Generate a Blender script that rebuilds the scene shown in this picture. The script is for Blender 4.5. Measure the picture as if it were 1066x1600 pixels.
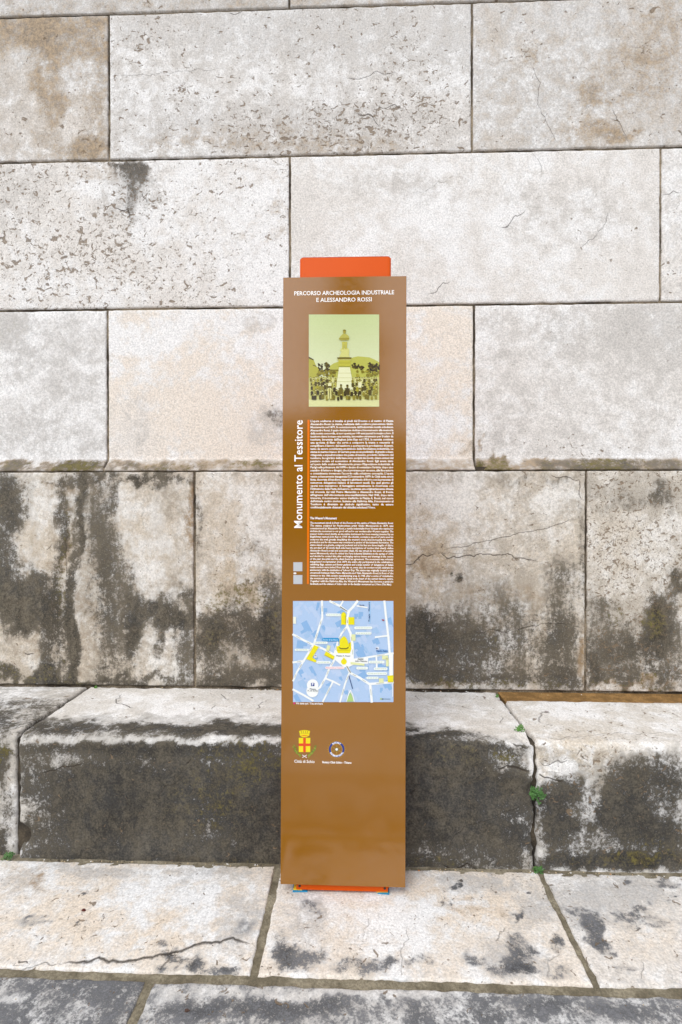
import bpy, math, random
import numpy as np
from mathutils import Vector, Matrix, geometry

for o in list(bpy.data.objects):
    bpy.data.objects.remove(o)
random.seed(7)
rng = np.random.default_rng(11)
scene = bpy.context.scene
col = scene.collection

# ------------------------------------------------------------------ camera
F, CU, CV = 800.0, 533.0, 800.0          # focal length and centre in photo pixels (1066 x 1600)
CAMZ = 1.35
YAW, PITCH = math.radians(1.93), math.radians(-0.36)
CAM_ROT = Matrix.Rotation(YAW, 3, 'Z') @ Matrix.Rotation(PITCH, 3, 'X')   # acts on vectors x right, y forward, z up
cam_data = bpy.data.cameras.new('camera')
cam = bpy.data.objects.new('camera', cam_data)
col.objects.link(cam)
cam_data.sensor_fit = 'VERTICAL'
cam_data.sensor_height = 36.0
cam_data.lens = 36.0 * F / 1600.0
cam_data.clip_start = 0.05
cam_data.clip_end = 2000
cam.location = (0, 0, CAMZ)
cam.rotation_euler = (math.radians(90) + PITCH, 0, YAW)
scene.camera = cam

# ------------------------------------------------------------------ sky, sun, exposure (bright overcast)
SUN_EL, SUN_AZ = math.radians(52), math.radians(205)     # azimuth clockwise from +Y
world = bpy.data.worlds.new('World')
scene.world = world
world.use_nodes = True
wn, wl = world.node_tree.nodes, world.node_tree.links
wn.clear()
sky = wn.new('ShaderNodeTexSky')
sky.sky_type = 'NISHITA'
sky.sun_disc = False
sky.sun_elevation = SUN_EL
sky.sun_rotation = SUN_AZ
sky.air_density = 1.0
sky.dust_density = 1.5
sky.ozone_density = 1.0
hs = wn.new('ShaderNodeHueSaturation')
hs.inputs['Saturation'].default_value = 0.30
bg = wn.new('ShaderNodeBackground')
bg.inputs['Strength'].default_value = 0.15
wo = wn.new('ShaderNodeOutputWorld')
wl.new(sky.outputs[0], hs.inputs['Color'])
wl.new(hs.outputs[0], bg.inputs['Color'])
wl.new(bg.outputs[0], wo.inputs['Surface'])
sun_d = bpy.data.lights.new('sun', 'SUN')
sun_d.energy = 0.6
sun_d.angle = math.radians(28)
sun_d.color = (1.0, 0.985, 0.96)
sun = bpy.data.objects.new('sun', sun_d)
col.objects.link(sun)
sdir = Vector((math.sin(SUN_AZ) * math.cos(SUN_EL), math.cos(SUN_AZ) * math.cos(SUN_EL), math.sin(SUN_EL)))
sun.rotation_euler = sdir.to_track_quat('Z', 'Y').to_euler()
sun.location = (0, -6, 12)
scene.view_settings.view_transform = 'Standard'
scene.view_settings.look = 'None'
scene.view_settings.gamma = 1.0
scene.view_settings.use_curve_mapping = False
scene.view_settings.exposure = 0.98

# ------------------------------------------------------------------ helpers
def ray(u, v):
    return CAM_ROT @ Vector(((u - CU) / F, 1.0, -(v - CV) / F))

def at_y(u, v, y):
    d = ray(u, v)
    return Vector((0, 0, CAMZ)) + d * (y / d.y)

def at_z(u, v, z):
    d = ray(u, v)
    return Vector((0, 0, CAMZ)) + d * ((z - CAMZ) / d.z)

CRI = np.array(CAM_ROT.transposed())
def project(P):
    Q = (P - np.array([0, 0, CAMZ])) @ CRI.T
    return CU + F * Q[:, 0] / Q[:, 1], CV - F * Q[:, 2] / Q[:, 1]

def _hash(ix, iy, iz, seed):
    h = (ix * 374761393 + iy * 668265263 + iz * 2147483647 + seed * 974634777) & 0xFFFFFFFF
    h = ((h ^ (h >> 13)) * 1274126177) & 0xFFFFFFFF
    h = (h ^ (h >> 16)) & 0xFFFF
    return h / 65535.0

def vnoise(P, scale, seed=0):
    p = P * scale
    i = np.floor(p).astype(np.int64)
    f = p - i
    f = f * f * (3 - 2 * f)
    r = 0
    for dx in (0, 1):
        for dy in (0, 1):
            for dz in (0, 1):
                w = (f[:, 0] if dx else 1 - f[:, 0]) * (f[:, 1] if dy else 1 - f[:, 1]) * (f[:, 2] if dz else 1 - f[:, 2])
                r = r + w * _hash(i[:, 0] + dx, i[:, 1] + dy, i[:, 2] + dz, seed)
    return r

def fbm(P, scale, seed=0, octv=4, gain=0.55):
    a, s, t = 1.0, 0.0, 0.0
    for k in range(octv):
        s = s + a * vnoise(P, scale * 2.03 ** k, seed + k * 7)
        t += a
        a *= gain
    return s / t

def lin(c):
    return tuple(((x / 255) / 12.92 if x / 255 <= 0.04045 else ((x / 255 + 0.055) / 1.055) ** 2.4) for x in c)

def tag(o, label=None, cat=None, group=None, kind=None):
    if label: o['label'] = label
    if cat: o['category'] = cat
    if group: o['group'] = group
    if kind: o['kind'] = kind
    return o

def empty(name, loc=(0, 0, 0), parent=None):
    o = bpy.data.objects.new(name, None)
    o.empty_display_size = 0.1
    o.location = loc
    col.objects.link(o)
    o.parent = parent
    return o

def mesh_obj(name, verts, faces, mat, parent=None, smooth=False, loc=None):
    m = bpy.data.meshes.new(name)
    m.from_pydata([tuple(v) for v in verts], [], faces)
    m.update()
    if smooth:
        m.polygons.foreach_set('use_smooth', [True] * len(m.polygons))
    if mat is not None:
        m.materials.append(mat)
    o = bpy.data.objects.new(name, m)
    col.objects.link(o)
    o.parent = parent
    if loc is not None: o.location = loc
    return o

def box_geo(x0, x1, y0, y1, z0, z1):
    v = [(x, y, z) for z in (z0, z1) for y in (y0, y1) for x in (x0, x1)]
    f = [(0, 2, 3, 1), (4, 5, 7, 6), (0, 1, 5, 4), (2, 6, 7, 3), (0, 4, 6, 2), (1, 3, 7, 5)]
    return v, f

def box(name, b, mat, parent=None, bevel=0.0):
    v, f = box_geo(*b)
    o = mesh_obj(name, v, f, mat, parent)
    if bevel:
        md = o.modifiers.new('bevel', 'BEVEL')
        md.width = bevel
        md.segments = 3
        for p in o.data.polygons: p.use_smooth = True
        md.harden_normals = True
    return o

# ------------------------------------------------------------------ node helper
class NT:
    def __init__(self, name):
        self.mat = bpy.data.materials.new(name)
        self.mat.use_nodes = True
        self.t = self.mat.node_tree
        self.t.nodes.clear()
        self.out = self.t.nodes.new('ShaderNodeOutputMaterial')
        self.b = self.t.nodes.new('ShaderNodeBsdfPrincipled')
        self.t.links.new(self.b.outputs[0], self.out.inputs[0])
    def n(self, typ, **kw):
        x = self.t.nodes.new('ShaderNode' + typ)
        for k, v in kw.items(): setattr(x, k, v)
        return x
    def put(self, sock, v):
        if hasattr(v, 'is_output'): self.t.links.new(v, sock)
        elif isinstance(v, (tuple, list)):
            v = tuple(v)
            n = len(sock.default_value)
            sock.default_value = (v + (1.0,))[:n] if len(v) < n else v[:n]
        else: sock.default_value = v
    def math(self, op, a, b=0.0, c=0.0, clamp=False):
        x = self.n('Math', operation=op, use_clamp=clamp)
        self.put(x.inputs[0], a); self.put(x.inputs[1], b); self.put(x.inputs[2], c)
        return x.outputs[0]
    def step(self, x, lo, hi, a=0.0, b=1.0):
        m = self.n('MapRange', interpolation_type='SMOOTHSTEP')
        self.put(m.inputs[0], x); self.put(m.inputs[1], lo); self.put(m.inputs[2], hi)
        self.put(m.inputs[3], a); self.put(m.inputs[4], b)
        return m.outputs[0]
    def mix(self, f, a, b, mode='MIX'):
        m = self.n('Mix', data_type='RGBA', blend_type=mode)
        self.put(m.inputs[0], f); self.put(m.inputs[6], a); self.put(m.inputs[7], b)
        return m.outputs[2]
    def noise(self, vec, scale, detail=5, rough=0.6, dist=0.0):
        x = self.n('TexNoise')
        self.put(x.inputs['Vector'], vec)
        x.inputs['Scale'].default_value = scale
        x.inputs['Detail'].default_value = detail
        x.inputs['Roughness'].default_value = rough
        x.inputs['Distortion'].default_value = dist
        return x.outputs[0]
    def vscale(self, vec, s):
        x = self.n('VectorMath', operation='MULTIPLY')
        self.put(x.inputs[0], vec); x.inputs[1].default_value = s
        return x.outputs[0]
    def attr(self, name):
        x = self.n('Attribute', attribute_name=name)
        return x.outputs['Fac']
    def seeded(self):
        tc = self.n('TexCoord').outputs['Object']
        oi = self.n('ObjectInfo').outputs['Random']
        m = self.n('VectorMath', operation='MULTIPLY')
        self.put(m.inputs[0], oi); m.inputs[1].default_value = (37.0, 61.0, 83.0)
        a = self.n('VectorMath', operation='ADD')
        self.put(a.inputs[0], tc); self.put(a.inputs[1], m.outputs[0])
        return a.outputs[0], tc
    def bump(self, h, strength, dist):
        x = self.n('Bump')
        x.inputs['Strength'].default_value = strength
        x.inputs['Distance'].default_value = dist
        self.put(x.inputs['Height'], h)
        self.t.links.new(x.outputs[0], self.b.inputs['Normal'])

def plain(name, c, rough=0.5, spec=0.5, metal=0.0, var=0.0, vs=20.0, coat=0.0):
    t = NT(name)
    if var:
        P, _ = t.seeded()
        n = t.noise(P, vs, 5, 0.6)
        c2 = tuple(x * (1 - var) for x in c)
        c1 = tuple(min(1, x * (1 + var)) for x in c)
        t.put(t.b.inputs['Base Color'], t.mix(t.step(n, 0.3, 0.7), c2, c1))
        t.bump(n, 0.15, 0.002)
    else:
        t.put(t.b.inputs['Base Color'], c)
    t.b.inputs['Roughness'].default_value = rough
    t.b.inputs['Specular IOR Level'].default_value = spec
    t.b.inputs['Metallic'].default_value = metal
    t.b.inputs['Coat Weight'].default_value = coat
    return t.mat

# ------------------------------------------------------------------ weathered stone
def stone_mat(name, ca, cb, warm, dark1, dark2, ochre=(0.27, 0.16, 0.06), omax=0.85, moss=(0.15, 0.125, 0.035),
              stretch=(1, 1, 0.35), pit_scale=30.0, fine=(30, 30, 150), flat=False):
    t = NT(name)
    P, O = t.seeded()
    n1 = t.noise(P, 2.0, 5, 0.62, 0.4)
    n2 = t.noise(P, 13.0, 5, 0.72, 0.3)
    n4 = t.noise(P, 48.0, 4, 0.72)
    spk = t.noise(P, 130.0, 2, 0.8)
    fin = t.noise(t.vscale(P, fine), 1.0, 3, 0.65)
    st = t.noise(t.vscale(P, stretch), 11.0, 5, 0.72, 0.3)
    # clean stone
    c = t.mix(t.step(t.math('ADD', t.math('MULTIPLY', n1, 0.55), t.math('MULTIPLY', n2, 0.45)), 0.40, 0.60), ca, cb)
    wm = t.math('MULTIPLY', t.attr('warm'), t.step(t.math('ADD', n2, t.math('MULTIPLY', t.math('SUBTRACT', n1, 0.5), 1.2)), 0.32, 0.62))
    c = t.mix(wm, c, warm)
    c = t.mix(t.step(n4, 0.38, 0.66, 0.0, 0.30), c, tuple(x * 0.55 for x in cb))
    g = t.math('ADD', t.math('ADD', 0.74, t.math('MULTIPLY', fin, 0.30)), t.math('MULTIPLY', spk, 0.24))
    c = t.mix(1.0, c, t.n('CombineColor').outputs[0], 'MULTIPLY') if False else t.mix(t.math('SUBTRACT', 1.0, g, clamp=True), c, (0.05, 0.045, 0.04))
    # grey film with its own shape
    gm = t.math('ADD', t.attr('grey'), t.math('ADD', t.math('MULTIPLY', t.math('SUBTRACT', n2, 0.5), 1.7), t.math('MULTIPLY', t.math('SUBTRACT', n4, 0.5), 1.0)))
    gm = t.math('MULTIPLY', t.step(gm, 0.15, 0.70), t.step(t.attr('grey'), 0.02, 0.3, 0.0, 0.72))
    gm = t.math('MULTIPLY', gm, t.step(t.math('ADD', n4, t.math('MULTIPLY', st, .6)), .55, 1.05, .45, 1.0))
    c = t.mix(gm, c, tuple(0.5 * a + 0.5 * b for a, b in zip(cb, dark2)))
    # ochre
    om = t.math('ADD', t.attr('ochre'), t.math('ADD', t.math('MULTIPLY', t.math('SUBTRACT', n2, 0.5), 1.6), t.math('MULTIPLY', t.math('SUBTRACT', n4, 0.5), 0.7)))
    om = t.math('MULTIPLY', t.step(om, 0.05, 1.05), t.step(t.attr('ochre'), 0.02, 0.3, 0.0, omax))
    c = t.mix(om, c, t.mix(t.step(n4, 0.35, 0.65), tuple(x * 0.6 for x in ochre), ochre))
    # dark crust
    dm = t.math('ADD', t.attr('dark'), t.math('ADD', t.math('MULTIPLY', t.math('SUBTRACT', st, 0.5), 1.5),
                t.math('ADD', t.math('MULTIPLY', t.math('SUBTRACT', n4, 0.5), 1.3), t.math('MULTIPLY', t.math('SUBTRACT', spk, 0.5), 1.2))))
    dm = t.math('MULTIPLY', t.step(dm, 0.02, 0.66), t.step(t.attr('dark'), 0.02, 0.3, 0.0, 0.95))
    c = t.mix(dm, c, t.mix(t.step(t.math('ADD', t.math('ADD', t.math('MULTIPLY', st, .35), t.math('MULTIPLY', n2, .2)), t.math('ADD', t.math('MULTIPLY', n4, .25), t.math('MULTIPLY', spk, .2))), 0.41, 0.60), dark1, dark2))
    # moss
    mm = t.math('ADD', t.attr('moss'), t.math('ADD', t.math('MULTIPLY', t.math('SUBTRACT', n4, 0.5), 1.8), t.math('MULTIPLY', t.math('SUBTRACT', spk, 0.5), 1.0)))
    mm = t.math('MULTIPLY', t.step(mm, 0.25, 0.8), t.step(t.attr('moss'), 0.02, 0.3, 0.0, 0.85))
    c = t.mix(mm, c, t.mix(n4, tuple(x * 0.4 for x in moss), moss))
    # pits: worm-like holes, density by attribute
    pa = t.noise(t.vscale(P, (1.0, 1.0, 1.25)), pit_scale, 2.5, 0.55, 0.9)
    pb = t.noise(P, pit_scale * 2.3, 2, 0.5, 1.0)
    pd = t.math('MULTIPLY', t.attr('pit'), 0.13)
    nn = t.math('MULTIPLY', t.math('SUBTRACT', n1, 0.5), 0.16)
    p1 = t.step(t.math('ADD', t.math('ADD', pa, pd), nn), 0.705, 0.755)
    p2 = t.step(t.math('ADD', t.math('ADD', pb, pd), nn), 0.735, 0.785)
    pm = t.math('MULTIPLY', t.math('MAXIMUM', p1, t.math('MULTIPLY', p2, 0.8)), t.step(t.attr('pit'), 0.0, 0.12))
    c = t.mix(t.math('MULTIPLY', pm, 0.80), c, t.mix(n2, (0.08, 0.055, 0.036), (0.26, 0.19, 0.12)))
    # cracks (signed distance stored on the mesh)
    cd = t.math('ADD', t.attr('cd'), t.math('MULTIPLY', t.math('SUBTRACT', n4, 0.5), 0.012))
    cw = t.math('MULTIPLY', t.math('ADD', 0.25, n4), t.attr('cw'))
    cm = t.math('MULTIPLY', t.step(t.math('ABSOLUTE', cd), 0.0, cw, 1.0, 0.0), t.attr('ce'), clamp=True)
    c = t.mix(t.math('MULTIPLY', cm, 0.9), c, (0.035, 0.026, 0.018))
    gr = t.math('ADD', t.math('MULTIPLY', t.step(spk, .30, .70), .34), t.math('MULTIPLY', t.step(n4, .32, .68), .26))
    c = t.mix(1.0, c, t.math('ADD', .70, gr), 'MULTIPLY')
    t.put(t.b.inputs['Base Color'], c)
    t.b.inputs['Roughness'].default_value = 0.88
    t.b.inputs['Specular IOR Level'].default_value = 0.25
    h = t.math('ADD', t.math('MULTIPLY', n4, 0.9), t.math('ADD', t.math('MULTIPLY', spk, 0.35), t.math('MULTIPLY', fin, 0.45)))
    h = t.math('SUBTRACT', h, t.math('ADD', t.math('MULTIPLY', pm, 1.3), t.math('MULTIPLY', cm, 2.0)))
    t.bump(h, 0.55, 0.004)
    return t.mat

M = {}
M['wall'] = stone_mat('limestone_wall', (0.78, 0.765, 0.745), (0.64, 0.615, 0.585), (0.74, 0.66, 0.57), (0.045, 0.04, 0.032), (0.15, 0.13, 0.105), ochre=(0.33, 0.23, 0.125), omax=0.8)
M['plinth'] = stone_mat('limestone_plinth', (0.74, 0.71, 0.66), (0.54, 0.50, 0.44), (0.60, 0.47, 0.31), (0.016, 0.0135, 0.0095), (0.112, 0.095, 0.068), stretch=(1, 1, 0.22), fine=(60, 60, 90), pit_scale=44)
M['step'] = stone_mat('limestone_step', (0.80, 0.785, 0.76), (0.60, 0.58, 0.545), (0.52, 0.43, 0.31), (0.009, 0.0075, 0.0055), (0.076, 0.064, 0.044), stretch=(1, 1, 0.45), fine=(60, 60, 90))
M['paving'] = stone_mat('limestone_paving', (0.76, 0.75, 0.73), (0.60, 0.585, 0.56), (0.70, 0.60, 0.485), (0.028, 0.029, 0.032), (0.125, 0.126, 0.132), stretch=(1, 1, 1), fine=(30, 90, 30), pit_scale=34)

def mortar_mat(name, a, b, s=9.0):
    t = NT(name)
    P, _ = t.seeded()
    n = t.noise(P, s, 7, 0.7)
    k = t.noise(P, 140, 4, 0.7)
    c = t.mix(t.step(n, 0.4, 0.62), a, b)
    c = t.mix(t.step(k, 0.35, 0.7, 0.0, 0.55), c, tuple(x * 0.35 for x in a))
    t.put(t.b.inputs['Base Color'], c)
    t.b.inputs['Roughness'].default_value = 0.95
    t.bump(t.math('ADD', k, n), 0.6, 0.004)
    return t.mat
M['joint'] = mortar_mat('wall_mortar', (0.05, 0.036, 0.022), (0.36, 0.29, 0.20), 3.2)
M['bed'] = mortar_mat('paving_mortar', (0.15, 0.125, 0.08), (0.30, 0.26, 0.18), 12.0)
M['ochre_fill'] = mortar_mat('ochre_mortar', (0.20, 0.105, 0.025), (0.36, 0.20, 0.06), 14.0)

# ------------------------------------------------------------------ dimensions read from the photograph
HS = 0.477          # height of the step
Y_STEP = 1.93       # riser of the step
Y_BASE = 2.468      # face of the plinth course
Y_UP = 2.518        # face of the upper courses
Y_ROW = 1.452       # front of the first paving row
PX0, PX1 = -5.2, 5.2

def blobs(u, v, lst):
    r = np.zeros_like(u)
    for b in lst:
        u0, v0, ru, rv, s = b[:5]
        du, dv = u - u0, v - v0
        if len(b) > 5:
            a = math.radians(b[5])
            du, dv = du * math.cos(a) + dv * math.sin(a), -du * math.sin(a) + dv * math.cos(a)
        r += s * np.exp(-((du / ru) ** 2 + (dv / rv) ** 2) ** 1.5)
    return r

def crack_line(pts, plane, val, strength=1.0, width=0.005, jit=0.006, seed=0):
    P = [at_y(*p, val) if plane == 'y' else at_z(*p, val) for p in pts]
    Q = [np.array((p.x, p.y + p.z)) for p in P]
    r = np.random.default_rng(seed + len(pts))
    for k in range(3):
        N = [Q[0]]
        for a, b in zip(Q[:-1], Q[1:]):
            L = np.linalg.norm(b - a)
            if L > 0.012:
                N.append((a + b) / 2 + r.normal(0, min(jit, L * 0.10), 2))
            N.append(b)
        Q = N
    return np.array(Q), strength, width

def crack_fields(V, cracks):
    n = len(V)
    best = np.full(n, 9.0); sd = np.full(n, 9.0); ce = np.zeros(n); cw = np.full(n, 0.004)
    X = np.stack([V[:, 0], V[:, 1] + V[:, 2]], 1)
    for Q, s, w in cracks:
        near = (X[:, 0] > Q[:, 0].min() - .06) & (X[:, 0] < Q[:, 0].max() + .06) & (X[:, 1] > Q[:, 1].min() - .06) & (X[:, 1] < Q[:, 1].max() + .06)
        idx = np.nonzero(near)[0]
        if not len(idx): continue
        Xi = X[idx]
        m = len(Q) - 1
        for k in range(m):
            a, b = Q[k], Q[k + 1]
            ab = b - a
            L2 = max(ab @ ab, 1e-9)
            tt = np.clip(((Xi - a) @ ab) / L2, 0, 1)
            D = Xi - a - tt[:, None] * ab
            d = np.hypot(D[:, 0], D[:, 1])
            side = np.sign(ab[0] * (Xi[:, 1] - a[1]) - ab[1] * (Xi[:, 0] - a[0]))
            u = d < best[idx]
            j = idx[u]
            best[j] = d[u]; sd[j] = (d * side)[u]
            fr = (k + tt[u]) / m
            tap = np.clip(np.minimum(fr, 1 - fr) / 0.12, 0.25, 1)
            ce[j] = np.where(d[u] < 0.035, s * tap, 0)
            cw[j] = w * tap
    return sd, ce, cw

def ticks(L, ds):
    e = [0, 0.0015, 0.004, 0.008]
    if L < 0.06: return np.linspace(0, L, 6)
    n = max(2, int(round((L - 0.016) / ds)))
    return np.concatenate([e, np.linspace(0.008, L - 0.008, n + 1)[1:-1], [L - x for x in reversed(e)]])

def stone(name, x0, x1, path, mat, parent, ds=0.011, depth=0.06, radius=0.006, wob=0.0030, und=0.002,
          paint=None, cracks=(), seed=1, wob0=None, wob1=None, chips=(), push=None, ledge=None, vwarp=1.0, uwarp=1.0):
    """One dressed stone: a fine grid over a profile (y,z) swept in x, with worn irregular arrises."""
    pth = np.array(path, float)
    seg = np.linalg.norm(np.diff(pth, axis=0), axis=1)
    cum = np.concatenate([[0], np.cumsum(seg)])
    L = cum[-1]
    b = ticks(L, ds)
    a = ticks(x1 - x0, ds)
    py, pz = np.interp(b, cum, pth[:, 0]), np.interp(b, cum, pth[:, 1])
    e = 0.004
    ty = np.interp(np.clip(b + e, 0, L), cum, pth[:, 0]) - np.interp(np.clip(b - e, 0, L), cum, pth[:, 0])
    tz = np.interp(np.clip(b + e, 0, L), cum, pth[:, 1]) - np.interp(np.clip(b - e, 0, L), cum, pth[:, 1])
    tl = np.hypot(ty, tz); ty /= tl; tz /= tl
    A, B = np.meshgrid(a, b)
    W = x1 - x0
    na, nb = len(a), len(b)
    X = x0 + A
    Yp, Zp = np.repeat(py[:, None], na, 1), np.repeat(pz[:, None], na, 1)
    TY, TZ = np.repeat(ty[:, None], na, 1), np.repeat(tz[:, None], na, 1)
    P = np.stack([X.ravel(), Yp.ravel(), Zp.ravel()], 1)
    sv = np.array([seed * 3.17, seed * 1.31, seed * 2.71])
    el, er = A.ravel(), (W - A).ravel()
    eb, et = B.ravel(), (L - B).ravel()
    z1 = fbm(np.stack([0 * el, eb, eb], 1) + sv, 14, seed, 4) - 0.5
    z2 = fbm(np.stack([0 * el + 5, eb, eb], 1) + sv, 14, seed + 3, 4) - 0.5
    z3 = fbm(np.stack([P[:, 0], 0 * el, 0 * el], 1) + sv, 14, seed + 5, 4) - 0.5
    z4 = fbm(np.stack([P[:, 0], 0 * el + 7, 0 * el], 1) + sv, 14, seed + 9, 4) - 0.5
    w0 = wob if wob0 is None else wob0
    w1 = wob if wob1 is None else wob1
    P[:, 0] += (np.abs(z1) * 4 * w0) * np.exp(-el / 0.03) - (np.abs(z2) * 4 * w1) * np.exp(-er / 0.03)
    tw = (np.abs(z3) * 4 * wob) * np.exp(-eb / 0.03) - (np.abs(z4) * 4 * wob) * np.exp(-et / 0.03)
    TYr, TZr = TY.ravel(), TZ.ravel()
    P[:, 1] += TYr * tw; P[:, 2] += TZr * tw
    dmin = np.minimum(np.minimum(el, er), np.minimum(eb, et))
    rr = radius * (0.4 + 1.3 * fbm(P + sv, 22, seed + 2, 3))
    q = np.clip(rr - dmin, 0, rr)
    drop = rr - np.sqrt(np.maximum(rr * rr - q * q, 0))
    dn = (fbm(P + sv, 5, seed, 5) - 0.5) * 2 * und + (fbm(P + sv, 40, seed + 4, 3) - 0.5) * und * 0.9 - drop
    for (cx, cyz, crad, cdep) in chips:
        dd = np.hypot(P[:, 0] - cx, P[:, 1] + P[:, 2] - cyz) / crad
        dn -= cdep * np.clip(1 - dd ** 2 + (fbm(P + sv, 45, seed + 6, 3) - 0.5), 0, 1)
    if push is not None: dn += push
    P[:, 1] += -TZr * dn; P[:, 2] += TYr * dn
    G = np.arange(na * nb).reshape(nb, na)
    F_ = np.stack([G[:-1, :-1].ravel(), G[:-1, 1:].ravel(), G[1:, 1:].ravel(), G[1:, :-1].ravel()], 1)
    ring = np.concatenate([G[0, :-1], G[:-1, -1], G[-1, :0:-1], G[:0:-1, 0]])
    back = P[ring].copy()
    back[:, 1] += TZr[ring] * depth; back[:, 2] -= TYr[ring] * depth
    k0 = len(P)
    ri = np.arange(len(ring))
    S_ = np.stack([ring[np.roll(ri, -1)], ring, k0 + ri, k0 + np.roll(ri, -1)], 1)
    V = np.concatenate([P, back])
    faces = np.concatenate([F_, S_])
    m = bpy.data.meshes.new(name)
    m.vertices.add(len(V)); m.vertices.foreach_set('co', V.astype(np.float32).ravel())
    m.loops.add(faces.size); m.loops.foreach_set('vertex_index', faces.astype(np.int32).ravel())
    m.polygons.add(len(faces))
    m.polygons.foreach_set('loop_start', np.arange(0, faces.size, 4, dtype=np.int32))
    m.update(calc_edges=True)
    m.polygons.foreach_set('use_smooth', [True] * len(faces))
    m.validate()
    u, v = project(V)
    if paint and ds < .03:
        ws = V + sv
        u = u + ((fbm(ws, 9, 101, 3) - .5) * 62 + (fbm(ws, 34, 103, 3) - .5) * 34) * uwarp
        v = v + ((fbm(ws, 9, 107, 3) - .5) * 40 + (fbm(ws, 34, 109, 3) - .5) * 26) * vwarp
    fld = {}
    if paint:
        for key, val in paint.items():
            base = val[0] if isinstance(val[0], (int, float)) else 0.0
            lst = val[1:] if isinstance(val[0], (int, float)) else val
            fld[key] = np.clip(base + blobs(u, v, lst), 0, 1.3)
        if ledge is not None:      # dirt and moss lodged on the sloping foot
            on = np.clip((ledge - V[:, 2]) / .006, 0, 1) * (V[:, 2] > ledge - .07)
            nz = fbm(V * np.array([1, 0, 0]) + sv, 3.0, seed + 20, 4)
            zero = np.zeros(len(V))
            fld['grey'] = np.clip(fld.get('grey', zero) + on * .9, 0, 1.3)
            fld['ochre'] = np.clip(fld.get('ochre', zero) + on * np.clip((nz - .25) * 2.2, .40, 1.0), 0, 1.3)
            fld['moss'] = np.clip(fld.get('moss', zero) + on * np.clip((nz - .40) * 2.0, .05, .5), 0, 1.3)
            fld['dark'] = np.clip(fld.get('dark', zero) + on * np.clip((nz - .38) * 2.0, .16, .45), 0, 1.3)
    sd, ce, cw = crack_fields(V, cracks)
    fld['cd'], fld['ce'], fld['cw'] = sd, ce, cw
    for key, val in fld.items():
        at = m.attributes.new(key, 'FLOAT', 'POINT')
        at.data.foreach_set('value', val.astype(np.float32))
    m.materials.append(mat)
    o = bpy.data.objects.new(name, m)
    col.objects.link(o)
    o.parent = parent
    return o

# ------------------------------------------------------------------ the wall
wall = empty('stone_wall', (0, Y_BASE, HS))
tag(wall, 'pale weathered limestone ashlar wall with a stained plinth behind the brown panel', 'wall')
wall_inv = Matrix.Translation((0, -Y_BASE, -HS))
def under(o, root):
    o.parent = root
    o.matrix_parent_inverse = Matrix.Translation(-Vector(root.location))
    return o

GAP = 0.0045
def xw(u, v, Y): return at_y(u, v, Y).x
def zw(v, Y, u=560): return at_y(u, v, Y).z
Z0, ZF = zw(736, Y_BASE), zw(717, Y_UP)
Z3, Z2, Z1 = zw(478, Y_UP), zw(241, Y_UP), zw(9, Y_UP)
ZT, ZTT = Z1 + 0.74, Z1 + 1.48

def cr(pts, s=0.9, w=0.005, plane='y', val=Y_UP, jit=0.006, seed=0):
    return crack_line(pts, plane, val, s, w, jit, seed)

wall_cracks = [
    cr([(180, 118), (240, 116), (300, 112), (360, 108)], .35, .004), cr([(355, 18), (375, 20), (410, 14)], .8, .004),
    cr([(205, 260), (200, 300), (203, 350)], .3, .006), cr([(178, 322), (200, 328), (204, 350)], .9, .006), cr([(222, 300), (230, 318)], .8, .005),
    cr([(830, 90), (845, 130), (840, 165), (860, 200), (875, 228)], .6, .003), cr([(955, 165), (965, 190), (980, 215)], .6, .004),
    cr([(780, 355), (800, 345), (822, 328)], .8, .004), cr([(905, 390), (930, 370), (948, 345), (955, 330)], .45, .004),
    cr([(555, 175), (575, 178), (595, 200)], .8, .005), cr([(588, 165), (612, 165), (630, 170)], .8, .004), cr([(535, 120), (580, 118), (620, 112)], .6, .005),
    cr([(985, 72), (1010, 68), (1040, 62)], .3, .004), cr([(668, 460), (690, 445), (705, 440)], .8, .004), cr([(640, 300), (680, 290), (705, 278)], .35, .003),
    cr([(1036, 302), (1050, 300), (1064, 301)], .8, .004), cr([(830, 235), (845, 255), (846, 275)], .5, .003),
    cr([(840, 620), (880, 632), (930, 650)], .25, .003)]

def wall_block(x0, x1, za, zb, paint, seed, ds=0.0115, flare=False, mat=None, Y=Y_UP, cracks=wall_cracks, **kw):
    if flare:
        path = [(Y_BASE - 0.002, za + .0015), (Y_BASE - 0.002, za + GAP + 0.004), (Y_UP - 0.002, ZF - 0.003), (Y_UP, ZF + 0.004), (Y_UP, zb - GAP)]
    else:
        path = [(Y, za + GAP), (Y, zb - (.0015 if Y == Y_BASE else GAP))]
    vis = x1 > -1.95 and x0 < 1.8 and za < 4.0
    o = stone('stone_block', x0 + GAP, x1 - GAP, path, mat or M['wall'], None, ds=ds if vis else 0.05, paint=paint,
              cracks=cracks if vis else (), seed=seed, depth=0.07, ledge=(ZF - .001) if flare else None, **kw)
    return under(o, wall)

def jx(us, v, Y): return [xw(u, v, Y) for u in us]
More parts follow.
